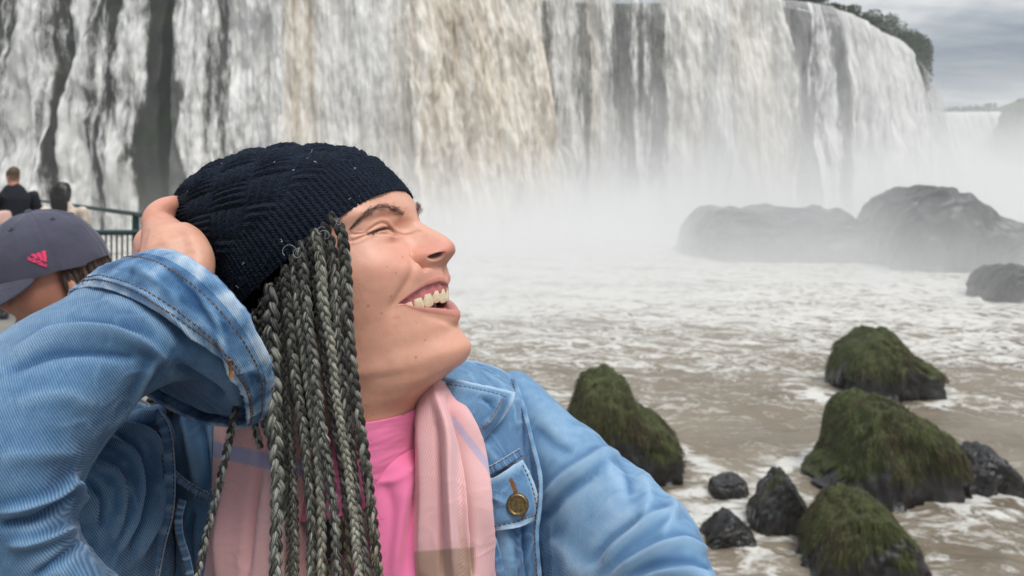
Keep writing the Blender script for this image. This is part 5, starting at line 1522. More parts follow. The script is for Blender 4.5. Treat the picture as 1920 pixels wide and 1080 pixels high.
def patch(ctrl, nu=100, nv=100):
    """smooth surface through a grid of (px, py, Y) control points (rows x cols)"""
    C = np.array([[P(*q) for q in row] for row in ctrl])
    A = np.stack([spline(C[i], nu) for i in range(len(C))])
    return np.stack([spline(A[:, j], nv) for j in range(nu)], 1)
def edge_wear(shape, w=6):
    i, j = np.indices(shape); d = np.minimum(np.minimum(i, shape[0] - 1 - i), np.minimum(j, shape[1] - 1 - j))
    return np.clip(1 - d / w, 0, 1)
def stitches(name, line, nrm, parent, mat=M_thread, L=0.0026, gap=0.0012, r=0.0005):
    """dashes of thread along a polyline lying on cloth"""
    line = np.asarray(line); d = np.r_[0, np.cumsum(np.linalg.norm(np.diff(line, axis=0), axis=1))]
    parts = []; x = 0.0
    while x + L < d[-1]:
        q = np.stack([np.interp([x, x + L / 2, x + L], d, line[:, k]) for k in range(3)], 1)
        m = np.array([np.interp(x + L / 2, d, nrm[:, k]) for k in range(3)]); m /= np.linalg.norm(m)
        q = q + m * np.array([-0.0001, 0.00035, -0.0001])[:, None]
        parts.append(tube(q, np.array([r * .8, r, r * .8]), 5)); x += L + gap
    if parts:
        v, f = join_vf(parts)
        o = mesh(name, v, f, mat, parent); o['kind'] = 'stuff'
        return o

# --- pink turtleneck: collar round the neck, then the chest
rowsN = HEADV.reshape(HNR, HNC, 3)
midw = rowsN[:, 0, 2]
def neck_ring(w0, off):
    i = int(np.argmin(np.abs(midw - w0) + (midw > -118) * 1e3))
    ring = rowsN[i]; c = ring.mean(0)
    d = ring - c; d[:, 2] *= 1
    return c + d * (1 + off / 48.0)
cr_rows = [neck_ring(-150, 0.5), neck_ring(-144, 0.8), neck_ring(-138.0, 1.6), neck_ring(-136.2, 3.0), neck_ring(-138, 4.2), neck_ring(-146, 4.8), neck_ring(-156, 4.4), neck_ring(-166, 4.8), neck_ring(-175, 4.0), neck_ring(-178, 3.2), neck_ring(-181, 4.4), neck_ring(-190, 5.5)]
cg = np.stack([HWORLD(r) for r in cr_rows])
cg = np.stack([spline(cg[:, j], 70) for j in range(0, HNC, 3)], 1)
cn_ = surf_normals(cg, True)
cn_ *= np.sign(((cg - cg.mean(1, keepdims=True)) * cn_).sum(2).mean())
cg = cg + cn_ * (0.0009 * fbm(cg.reshape(-1, 3) * np.array([30, 30, 160]), 3).reshape(cg.shape[:2]))[..., None]
collar_uv = metric_uv(cg)
mesh('turtleneck_collar', cg.reshape(-1, 3), grid_faces(cg.shape[0], cg.shape[1], wrap_v=True), M_shirt, woman, uv=collar_uv.reshape(-1, 2))
sh = patch([[(560, 830, .62), (640, 842, .574), (700, 850, .556), (740, 848, .556), (790, 838, .575), (850, 815, .60)],
            [(540, 890, .63), (620, 890, .574), (690, 885, .546), (745, 878, .546), (800, 880, .568), (870, 880, .60)],
            [(520, 970, .63), (610, 970, .570), (690, 965, .538), (750, 960, .538), (820, 965, .560), (890, 960, .60)],
            [(510, 1060, .63), (600, 1060, .566), (690, 1060, .532), (760, 1060, .532), (840, 1060, .556), (910, 1060, .60)],
            [(500, 1180, .63), (590, 1180, .562), (690, 1180, .528), (770, 1180, .528), (850, 1180, .555), (930, 1180, .60)]], 120, 120)
shn = surf_normals(sh); shn *= np.sign((shn * (np.array([0, 0, CZ]) - sh)).sum())
sh = wrinkle(sh, shn, [([(765, 890), (752, 960), (735, 1080)], 5, 16), ([(790, 900), (770, 1000), (762, 1090)], -4, 14), ([(700, 900), (705, 1000), (700, 1080)], 3, 20), ([(720, 900), (735, 960), (728, 1080)], -3, 14), ([(780, 870), (740, 900), (700, 905)], 2.5, 10)], noise=(1.6, 14, 3))
cloth('shirt', sh, M_shirt, woman)

# --- scarf: two hanging ends, folded lengthwise
PINK, BLUE, BEIGE = np.array([0.76, 0.425, 0.435]), np.array([0.42, 0.40, 0.58]), np.array([0.44, 0.275, 0.215])
PINK2 = np.array([0.82, 0.52, 0.51])
def scarf_end(ctrl, folds, bands, nu=170, nv=240, seed=0):
    g = patch(ctrl, nu, nv); n = surf_normals(g); n *= np.sign((n * (np.array([0, 0, CZ]) - g)).sum())
    g = wrinkle(g, n, folds, noise=(2.0, 20, 4), seed=seed, crumple=(0.5, 26))
    pr = project(g)
    dye = np.tile(PINK, (nv, nu, 1))
    m = np.clip(0.5 + 0.9 * fbm(np.stack([np.indices((nv, nu))[1].ravel() / 60, np.indices((nv, nu))[0].ravel() / 160, np.zeros(nu * nv)], 1), 2).reshape(nv, nu), 0, 1)[..., None]
    dye = dye * (1 - m * .5) + PINK2 * m * .5
    for (test, colr) in bands:
        k = test(pr[..., 0], pr[..., 1])[..., None]
        dye = dye * (1 - k) + colr * k
    o = cloth('scarf_end', g, M_scarf, scarf, dye=dye, thick=0.0022)
    return g, n
scarf = empty('scarf', (-0.1, 0.6, 5.7)); 
scarf.parent = woman; scarf.matrix_parent_inverse = Matrix.Translation(-Vector(woman.location))
def soft(a, b, e=3.0): return lambda v: sstep(a - e, a + e, v) * sstep(b + e, b - e, v)
# the end on the image left, under the braids
scarf_end([[(430, 700, .585), (455, 695, .570), (495, 690, .560), (540, 690, .565), (600, 700, .585)],
           [(402, 775, .580), (440, 770, .560), (492, 765, .548), (550, 770, .552), (618, 790, .575)],
           [(398, 860, .575), (435, 860, .553), (490, 858, .540), (555, 860, .543), (622, 870, .565)],
           [(392, 960, .570), (430, 960, .548), (488, 958, .535), (555, 960, .537), (625, 965, .560)],
           [(378, 1040, .568), (425, 1040, .543), (485, 1040, .530), (558, 1040, .533), (628, 1040, .556)],
           [(360, 1180, .565), (415, 1180, .54), (480, 1180, .526), (560, 1180, .530), (632, 1180, .553)]],
          [([(470, 720), (455, 820), (430, 960), (415, 1090)], 10, 15), ([(500, 720), (492, 760), (488, 840), (470, 960), (460, 1090)], -8, 10), ([(420, 780), (412, 900), (395, 1040), (390, 1090)], -7, 9), ([(520, 860), (525, 980), (520, 1090)], 8, 13), ([(445, 740), (432, 840), (412, 960), (398, 1090)], -5, 7), ([(540, 900), (545, 1090)], -6, 8)],
          [(lambda x, y: soft(838, 868)(y - (x - 450) * 0.22), BLUE), (lambda x, y: soft(775, 792)(y - (x - 450) * 0.3) * 0.55, BLUE)], seed=3)
# the end on the image right, over the jacket front
scarf_end([[(770, 715, .600), (790, 712, .580), (815, 712, .575), (838, 718, .585), (850, 730, .605)],
           [(772, 770, .585), (800, 762, .560), (835, 765, .556), (866, 772, .566), (880, 785, .590)],
           [(768, 850, .572), (800, 845, .546), (842, 845, .541), (880, 850, .552), (900, 862, .580)],
           [(760, 940, .562), (800, 938, .536), (850, 938, .531), (895, 942, .543), (915, 950, .574)],
           [(754, 1030, .556), (800, 1030, .530), (855, 1030, .526), (905, 1032, .540), (930, 1036, .570)],
           [(745, 1180, .552), (800, 1180, .525), (860, 1180, .522), (925, 1180, .537), (962, 1180, .566)]],
          [([(815, 735), (835, 800), (842, 900), (850, 1080)], 11, 11), ([(842, 745), (862, 810), (876, 900), (888, 1080)], -11, 7), ([(862, 760), (888, 850), (902, 960), (925, 1080)], 9, 8),
           ([(790, 760), (795, 900), (790, 1080)], 5, 13), ([(856, 790), (868, 860), (873, 960), (882, 1080)], 6, 5), ([(820, 800), (826, 960), (830, 1080)], -6, 7), ([(905, 900), (915, 1000), (930, 1090)], -5, 6), ([(776, 800), (770, 900), (762, 1090)], -4, 6)],
          [(lambda x, y: soft(-6, 16, 4)(y - 812 - (x - 872) * 1.3) * 0.75 * (x > 850), BLUE), (lambda x, y: sstep(1028, 1034, y - (x - 820) * -0.08) * sstep(893, 886, x), BEIGE), (lambda x, y: soft(860, 872, 4)(x - (y - 1000) * 0.12) * sstep(930, 1010, y) * 0.6, BEIGE)], seed=8)
# --- denim jacket
jacket = empty('denim_jacket', (0.0, 0.66, 5.6))
jacket.parent = woman; jacket.matrix_parent_inverse = Matrix.Translation(-Vector(woman.location))
jacket['label'] = 'light blue denim jacket with brass button'
def tocam(G, n):
    return n * np.sign((n * (np.array([0, 0, CZ]) - G)).sum())
def outward(G, n):
    return n * np.sign(((G - G.mean(1, keepdims=True)) * n).sum(2).mean())
# front panel on her left (image right): from the shoulder down past the pocket
pl = patch([[(800, 690, .640), (860, 676, .640), (905, 680, .655), (950, 700, .675), (985, 735, .70)],
            [(805, 735, .612), (860, 735, .600), (910, 738, .603), (958, 745, .622), (1000, 770, .655)],
            [(820, 820, .598), (870, 822, .583), (920, 825, .583), (965, 830, .602), (1008, 850, .640)],
            [(840, 910, .592), (885, 912, .575), (930, 915, .572), (975, 920, .590), (1018, 930, .63)],
            [(850, 1000, .588), (895, 1002, .570), (940, 1005, .565), (985, 1008, .582), (1026, 1012, .625)],
            [(860, 1100, .585), (905, 1100, .566), (950, 1100, .560), (992, 1100, .578), (1032, 1100, .62)],
            [(865, 1250, .585), (910, 1250, .565), (955, 1250, .558), (998, 1250, .575), (1036, 1250, .62)]], 130, 220)
pn = tocam(pl, surf_normals(pl))
pl = wrinkle(pl, pn, [([(930, 960), (950, 1020), (955, 1090)], 6, 14), ([(985, 970), (990, 1040), (995, 1090)], -5, 9), ([(915, 980), (925, 1090)], -4, 9), ([(900, 830), (935, 870)], 2, 10)], noise=(1.6, 22, 2), seed=2, crumple=(1.4, 26))
cloth('front_panel', pl, M_denim_lit, jacket, wear=edge_wear((220, 130), 4) * .6)
# seam of the yoke: a narrow raised band above the pocket
def band(name, pts, w_px, mat, lift=0.0016, parent=jacket, st=True, thick=0.0022, worn=0.7, n=70, rows=9, noise=0.0006, seed=0, stm=None):
    """a narrow strip of doubled cloth: pts = [(px, py, Y)]; width across in px"""
    ctr = spline(np.array([P(*q) for q in pts]), n)
    pr = project(ctr); tg = np.gradient(pr, axis=0); tg /= np.linalg.norm(tg, axis=1)[:, None]
    nv_ = np.stack([-tg[:, 1], tg[:, 0]], 1)
    wv = w_px if np.isscalar(w_px) else np.interp(np.linspace(0, 1, n), np.linspace(0, 1, len(w_px)), w_px)[:, None]
    G = np.zeros((n, rows, 3))
    for j, k in enumerate(np.linspace(-0.5, 0.5, rows)):
        q = pr + nv_ * k * wv
        G[:, j] = np.stack([(q[:, 0] - 960) / F * ctr[:, 1], ctr[:, 1] - lift - 0.0012 * (1 - (2 * k) ** 4), CZ - (q[:, 1] - HORIZON) / F * ctr[:, 1]], 1)
    nn = tocam(G, surf_normals(G))
    puck = fbm(np.stack([np.broadcast_to(np.linspace(0, n / 4, n)[:, None], (n, rows)).ravel(), np.zeros(n * rows) + seed, np.zeros(n * rows)], 1), 2).reshape(n, rows)
    G = G + nn * (puck * noise)[..., None]
    w = np.zeros((n, rows)); w[:, 0] = w[:, -1] = 1; w = np.maximum(w, np.clip(puck + .2, 0, 1)) * worn
    o = cloth(name, G, M_denim_edge if mat is None else mat, parent, wear=w, thick=thick)
    if st:
        for j in ((1, rows - 2) if st == 2 else (rows - 2,)):
            stitches('stitching', G[:, j], nn[:, j], parent, stm or M_thread)
    return G, nn
band('yoke_seam', [(905, 888, .574), (935, 872, .573), (978, 846, .590)], 17, None, st=2)
band('placket_edge', [(886, 800, .575), (903, 850, .571), (907, 910, .569), (912, 970, .567), (930, 1040, .563), (950, 1100, .560)], 20, None, st=False, seed=2)
# collar leaf lying on the chest
cl = patch([[(822, 706, .588), (870, 714, .584), (920, 724, .588), (966, 736, .600)],
            [(830, 728, .578), (872, 738, .572), (918, 748, .576), (962, 754, .592)],
            [(848, 760, .572), (876, 772, .566), (912, 784, .570), (945, 782, .586)],
            [(876, 812, .568), (886, 820, .564), (900, 822, .566), (922, 808, .578)],
            [(892, 838, .566), (894, 838, .564), (898, 836, .565), (906, 828, .572)]], 90, 110)
cn = tocam(cl, surf_normals(cl))
cl = wrinkle(cl, cn, [([(840, 722), (900, 738), (950, 748)], 2.5, 8), ([(905, 745), (925, 765), (915, 790)], -2.5, 7), ([(935, 742), (928, 770), (905, 800)], 3, 7)], noise=(1.0, 40, 1), seed=6, crumple=(1.4, 50))
cloth('collar', cl, M_denim_lit, jacket, thick=0.0035, wear=edge_wear((110, 90), 9) * .95)
for pth, m_ in (([(838, 720), (880, 727), (925, 737), (952, 745)], M_thread), ([(940, 748), (930, 770), (915, 790), (893, 815), (884, 826)], M_thread_o)):
    q = spline(np.array(pth, float), 40); pr_ = project(cl).reshape(-1, 2); flat = cl.reshape(-1, 3); fn = cn.reshape(-1, 3)
    ii = [int(np.argmin(((pr_ - a) ** 2).sum(1))) for a in q]
    stitches('stitching', flat[ii], fn[ii], jacket, m_)
# back of the collar and shoulder yoke behind the chin
yk = patch([[(830, 700, .66), (880, 678, .685), (930, 690, .70), (970, 715, .72)],
            [(826, 715, .625), (876, 700, .632), (926, 712, .642), (968, 735, .665)],
            [(830, 735, .607), (878, 738, .600), (926, 745, .606), (968, 756, .625)]], 50, 40)
cloth('shoulder_yoke', wrinkle(yk, tocam(yk, surf_normals(yk)), [([(925, 690), (935, 715), (950, 740)], 3, 8)], noise=(1.5, 30, 1)), M_denim_lit, jacket, wear=edge_wear((40, 50), 4) * .7)
# pocket flap with its brass button
fl = patch([[(906, 905, .5685), (925, 896, .5665), (950, 882, .568), (980, 862, .5805)],
            [(908, 930, .566), (930, 924, .563), (960, 912, .565), (996, 892, .580)],
            [(910, 960, .564), (935, 955, .560), (968, 944, .562), (1008, 926, .578)],
            [(916, 985, .562), (940, 980, .558), (972, 972, .560), (1012, 958, .578)],
            [(924, 996, .561), (948, 993, .557), (976, 988, .559), (1004, 975, .576)]], 80, 90)
fn_ = tocam(fl, surf_normals(fl))
fl = wrinkle(fl, fn_, [([(930, 985), (960, 980), (1000, 965)], -1.2, 6), ([(925, 930), (950, 945)], 1.5, 9)], noise=(.9, 45, 1), seed=12, crumple=(1.2, 60))
flap = cloth('pocket_flap', fl, M_denim_lit, jacket, thick=0.003, wear=edge_wear((90, 80), 12) * .9)
k_ = 80
stitches('stitching', fl[k_], fn_[k_], jacket, M_thread)
stitches('stitching', fl[6:84, 73], fn_[6:84, 73], jacket, M_thread)
def on_grid(G, px, py):
    pr = project(G).reshape(-1, 2); i = int(np.argmin(((pr - (px, py)) ** 2).sum(1))); return G.reshape(-1, 3)[i]
# buttonhole: a band of rust thread above and below the button
bh = spline(np.array([on_grid(fl, 957, 897), on_grid(fl, 964, 915), on_grid(fl, 972, 940), on_grid(fl, 982, 968)]), 30)
parts = []
for i in range(30):
    c_ = bh[i] + np.array([0, -0.0006, 0]); a_ = np.array([0.0016 * (0.8 + 0.4 * (i % 2)), 0, 0.0006])
    parts.append(tube(np.stack([c_ - a_, c_ + np.array([0, -0.0008, 0]), c_ + a_]), 0.0005, 5))
v_, f_ = join_vf(parts); mesh('buttonhole', v_, f_, M_thread_o, jacket)
bc = on_grid(fl, 971, 942) + np.array([0, -0.004, 0]); axis = np.array([-0.12, -0.97, 0.18]); axis /= np.linalg.norm(axis)
rp = np.array([0.0, .0028, .0050, .0058, .0062, .0070, .0078, .0083, .0086, .0086, .006, .003, .003]) ; hp = np.array([.0016, .0016, .0016, .0015, .0020, .0023, .0021, .0013, .0004, -.0006, -.0014, -.0016, -.005])
e1 = np.cross(axis, (0, 0, 1.0)); e1 /= np.linalg.norm(e1); e2 = np.cross(e1, axis)
aa = np.linspace(0, 2 * np.pi, 40, endpoint=False)
bv = bc + (e1[None, None] * np.cos(aa)[None, :, None] + e2[None, None] * np.sin(aa)[None, :, None]) * rp[:, None, None] + axis * hp[:, None, None]
button = mesh('button', bv.reshape(-1, 3), grid_faces(len(rp), 40, wrap_v=True), M_brass, jacket)
# raised marks round the rim of the button
parts = []
for a_ in np.arange(0, 2 * np.pi, 0.21):
    c_ = bc + (e1 * math.cos(a_) + e2 * math.sin(a_)) * 0.0066 + axis * 0.0023
    t_ = (e1 * math.cos(a_) + e2 * math.sin(a_))
    parts.append(tube(np.stack([c_ - t_ * 0.0005, c_ + t_ * 0.0005]), 0.0002, 5))
v_, f_ = join_vf(parts); mesh('rim_marks', v_, f_, M_brass, jacket)

# sleeve of the arm that reaches for the camera (image right)
sl = contour_tube([(955, 697, 915, 800, .700, .03), (985, 706, 965, 930, .690, .050), (1040, 752, 985, 1010, .672, .066), (1100, 806, 1010, 1080, .652, .078), (1160, 853, 1030, 1150, .630, .082), (1212, 893, 1060, 1220, .605, .082), (1262, 940, 1100, 1290, .580, .080), (1300, 986, 1150, 1350, .555, .076), (1326, 1040, 1200, 1400, .530, .070), (1350, 1090, 1250, 1450, .505, .064), (1390, 1180, 1300, 1480, .475, .058)], 260, 320)
sn = outward(sl, surf_normals(sl, True))
sl = wrinkle(sl, sn, [
    ([(1012, 955), (1040, 920), (1068, 893), (1119, 862), (1165, 848)], 6, 13), ([(1020, 975), (1060, 925), (1110, 890)], -4, 12),
    ([(1130, 1055), (1160, 1022), (1190, 998), (1236, 971), (1270, 962)], 7, 13), ([(1100, 1060), (1140, 1010), (1190, 975)], -4, 14),
    ([(1150, 1082), (1180, 1060), (1224, 1037), (1282, 1022), (1325, 1032)], 8, 11), ([(1180, 1085), (1220, 1062), (1290, 1050), (1335, 1062)], -5, 9), ([(1200, 1092), (1250, 1078), (1320, 1078)], 6, 8),
    ([(1000, 800), (1035, 830), (1075, 850)], -3, 18), ([(1090, 790), (1130, 850), (1160, 920)], 3, 22), ([(1200, 890), (1215, 930), (1205, 980)], 4, 16), ([(1255, 935), (1262, 970), (1240, 1010)], 4, 13),
    ([(1140, 845), (1175, 880), (1180, 930)], -3, 14), ([(1030, 1010), (1060, 1040), (1080, 1085)], 4, 20)], noise=(2.2, 16, 1.2), seed=4, crumple=(1.3, 17))
cloth('sleeve', sl, M_denim_lit, jacket, wrap=True, wear=np.broadcast_to((0.25 * np.clip(np.sin(np.linspace(0, 2 * np.pi, 260)), 0, 1))[None, :], (320, 260)))  # paler on the side turned to the camera
band('armhole_seam', [(962, 708, .655), (980, 760, .634), (998, 830, .606), (1012, 890, .588), (1012, 940, .579), (1006, 1000, .572), (1012, 1090, .566)], 9, M_denim_lit, st=True, worn=0.35, seed=9, lift=0.003)

# --- raised arm (image left): upper sleeve behind, forearm sleeve in front, open cuff
# front panel and upper arm
pr_ = patch([[(250, 752, .66), (300, 765, .630), (350, 775, .610), (392, 785, .598), (430, 790, .600), (520, 800, .63)],
             [(240, 840, .650), (298, 850, .612), (350, 850, .592), (398, 852, .584), (440, 860, .590), (530, 860, .62)],
             [(240, 930, .640), (300, 935, .600), (352, 935, .580), (402, 935, .574), (445, 940, .582), (535, 940, .61)],
             [(240, 1020, .630), (300, 1025, .592), (352, 1025, .572), (400, 1025, .567), (442, 1030, .576), (535, 1030, .60)],
             [(240, 1130, .625), (300, 1130, .586), (352, 1130, .567), (398, 1130, .562), (440, 1130, .571), (535, 1130, .60)],
             [(240, 1280, .625), (300, 1280, .586), (352, 1280, .566), (398, 1280, .561), (440, 1280, .570), (535, 1280, .60)]], 150, 220)
pn = tocam(pr_, surf_normals(pr_))
pr_ = wrinkle(pr_, pn, [([(345, 780), (360, 850), (372, 920)], 4, 10), ([(375, 790), (388, 860), (390, 920)], -4, 9), ([(330, 960), (345, 1010), (355, 1085)], 5, 9), ([(360, 960), (352, 1000), (360, 1085)], -5, 8), ([(395, 800), (402, 880), (398, 960)], 4, 9), ([(320, 990), (320, 1085)], -5, 8)], noise=(1.6, 24, 2), seed=21, crumple=(1.4, 26))
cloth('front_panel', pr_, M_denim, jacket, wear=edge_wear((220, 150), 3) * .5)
us = contour_tube([(312, 752, 338, 1250, .640, .060), (290, 760, 300, 1270, .625, .078), (250, 775, 240, 1300, .600, .086), (200, 800, 180, 1330, .575, .086), (140, 830, 110, 1360, .550, .080), (60, 860, 40, 1380, .530, .072), (-40, 880, -60, 1400, .515, .062)], 240, 260)
un = outward(us, surf_normals(us, True))
us = wrinkle(us, un, [([(225, 790), (280, 820), (300, 880), (290, 960), (262, 1040)], 7, 9), ([(215, 810), (262, 838), (280, 890), (272, 960), (245, 1030)], -5, 8), ([(205, 825), (245, 850), (260, 900), (252, 965), (225, 1030)], 5, 9),
    ([(255, 775), (300, 790), (322, 850)], 6, 9), ([(180, 870), (215, 890), (228, 940), (215, 1010)], 4, 10), ([(165, 900), (190, 930), (192, 990)], -3, 9), ([(240, 790), (292, 808), (312, 870), (300, 960)], -5, 7)], noise=(1.6, 22, 1), seed=31, crumple=(1.2, 20))
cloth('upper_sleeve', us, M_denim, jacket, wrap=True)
band('armhole_seam', [(292, 768, .585), (312, 800, .577), (320, 850, .566), (322, 910, .560), (318, 960, .556), (305, 1010, .553), (290, 1085, .55)], 24, M_denim, st=2, worn=0.5, seed=5, lift=0.004)
band('chest_seam', [(322, 880, .562), (345, 900, .568), (372, 918, .568), (394, 928, .566)], 16, M_denim, st=2, worn=0.4, seed=7, lift=0.003)
band('pocket_edge', [(345, 935, .562), (338, 965, .562), (340, 1000, .560), (352, 1040, .558), (362, 1085, .556)], 16, M_denim_edge, st=True, worn=0.9, seed=8, lift=0.003)
# forearm
fa_rows = [(205, 522, 446, 768, .506, .054, 52, -56), (150, 548, 428, 770, .500, .058, 42, -52), (112, 566, 345, 716, .490, .066, 14, -16), (48, 596, 268, 742, .478, .074, 0, 0), (-22, 640, 212, 806, .465, .080, 0, 0), (-100, 705, 160, 880, .452, .084, 0, 0), (-170, 800, 140, 940, .442, .084, 0, 0), (-210, 920, 148, 1000, .438, .082, 0, 0), (-220, 1070, 215, 1080, .440, .080, 0, 0), (-200, 1230, 300, 1160, .445, .078, 0, 0)]
fa = contour_tube(fa_rows, 280, 360)
fan = outward(fa, surf_normals(fa, True))
fa = wrinkle(fa, fan, [
    ([(30, 668), (110, 628), (200, 625), (270, 645), (315, 672)], 8, 15), ([(20, 690), (90, 660), (170, 655), (250, 672)], -5, 13),
    ([(296, 672), (262, 725), (228, 775), (200, 808)], 4, 9), ([(190, 560), (260, 590), (330, 650)], 4, 18), ([(120, 590), (200, 600), (270, 625)], -2, 14),
    ([(0, 960), (60, 945), (110, 925), (138, 890)], 6, 11), ([(0, 985), (70, 970), (130, 930)], -5, 10), ([(20, 1020), (90, 1010), (140, 990)], 5, 12), ([(130, 900), (143, 935), (150, 975)], 6, 7), ([(60, 1085), (110, 1050), (150, 1015)], -4, 10),
    ([(30, 760), (110, 740), (180, 760)], 2.5, 22), ([(0, 860), (80, 850), (150, 850)], 2.5, 24), ([(330, 690), (370, 715), (420, 745)], -6, 12)], noise=(1.8, 18, 1), seed=41, crumple=(1.5, 17))
top_pale = np.broadcast_to((0.30 * np.clip(np.cos(np.linspace(0, 2 * np.pi, 280)), 0, 1) ** 1.5)[None, :], (360, 280))  # paler along the top outline of the forearm
cloth('sleeve', fa, M_denim, jacket, wrap=True, wear=top_pale)

# cuff: flared open band
cu_rows = [(126, 560, 446, 792, .500, .066, 52, -62), (140, 545, 452, 788, .500, .068, 56, -66), (176, 520, 462, 782, .503, .069, 60, -70), (222, 502, 472, 778, .506, .068, 66, -70), (258, 490, 482, 774, .510, .066, 74, -70), (262, 491, 480, 772, .511, .061, 72, -68), (250, 500, 470, 770, .510, .056, 66, -62), (200, 530, 440, 760, .505, .050, 52, -58)]
cu = contour_tube(cu_rows, 260, 120, power=0.95)
_a = np.linspace(0, 2 * math.pi, 260, endpoint=False)
_tip = (cu[:, 130] - cu[:, 0]) * 0.05                     # the unbuttoned corner of the cuff sticks out in a point
cu = cu + _tip[:, None, :] * (np.clip(1 - np.abs(_a - math.pi) / 0.5, 0, 1) ** 1.6)[None, :, None] * np.interp(np.arange(120), [0, 20, 70, 119], [.9, 1, 1, .5])[:, None, None]
cun = outward(cu, surf_normals(cu, True))
cu = wrinkle(cu, cun, [([(180, 520), (260, 545), (330, 595), (400, 680)], 2.0, 6), ([(300, 490), (350, 540), (420, 640)], -1.8, 10), ([(380, 560), (410, 620), (425, 700)], 2.5, 10), ([(430, 690), (440, 735), (455, 780)], 4, 10), ([(405, 650), (420, 700), (430, 760)], -3, 8), ([(250, 500), (300, 530), (340, 570)], 2, 12)], noise=(1.3, 45, 1), seed=51, crumple=(1.4, 40))
cw = np.zeros((120, 260)); cw[:7] = 0.65; cw[60:76] = 0.45; cw[7:24] = 0.15
cw = cw + np.clip(fbm(cu.reshape(-1, 3) * 55, 3).reshape(120, 260), -.6, .6) * 0.7 - 0.10
cuff = cloth('cuff', cu, M_denim_edge, jacket, wrap=True, wear=cw, thick=0.0028)
for row in (8, 13, 50):
    seg = slice(2, 128)
    stitches('stitching', cu[row, seg], cun[row, seg], jacket, M_thread)
# the buttonhole slot near the tip of the cuff
bh = np.array([on_grid(cu, 432, 672), on_grid(cu, 434, 690), on_grid(cu, 436, 708)])
v_, f_ = tube(bh + np.array([0, -0.002, 0]), 0.0011, 6); mesh('buttonhole', v_, f_, M_thread_o, jacket)
# back of the jacket, so that it closes round her
bk = contour_tube([(880, 690, 420, 760, .76, -.07), (1000, 760, 270, 800, .74, -.10), (1030, 900, 245, 930, .72, -.11), (1036, 1050, 245, 1060, .70, -.11), (1036, 1300, 245, 1300, .70, -.11)], 60, 60, span=(0, math.pi))
cloth('back_panel', bk, M_denim, jacket)
# ================================================================ other visitors and the walkway
M_skin_plain = mat_plain('skin_plain', (0.50, 0.27, 0.19), 0.5, 0.12, 20)
M_skin_tan = mat_plain('skin_flushed', (0.46, 0.20, 0.135), 0.5, 0.15, 20)
M_navy = mat_plain('navy_fleece', (0.007, 0.009, 0.016), 0.9, 0.3, 12)
M_beige = mat_plain('beige_blouse', (0.60, 0.50, 0.41), 0.85, 0.35, 9)
M_rose = mat_plain('rose_tshirt', (0.68, 0.44, 0.39), 0.85, 0.1, 9)
M_black_hair = mat_plain('black_hair', (0.012, 0.009, 0.008), 0.45, 0.4, 40)
M_sandy_hair = mat_plain('sandy_hair', (0.10, 0.062, 0.035), 0.7, 0.5, 60)
M_trouser = mat_plain('grey_trousers', (0.06, 0.06, 0.065), 0.9, 0.2, 9)
M_dark_top = mat_plain('grey_top', (0.05, 0.05, 0.055), 0.9, 0.2, 9)
M_greyish = mat_plain('grey_brown_bag', (0.14, 0.11, 0.10), 0.9, 0.2, 9)
_hs = rowsN[::5, ::4].copy()                                # a coarser copy of a head, mouth closed by smoothing
_hs_n = _hs.shape[:2]
for _ in range(12):
    _hs[1:-1] = 0.5 * _hs[1:-1] + 0.25 * (_hs[2:] + _hs[:-2]); _hs = 0.5 * _hs + 0.25 * (np.roll(_hs, 1, 1) + np.roll(_hs, -1, 1))
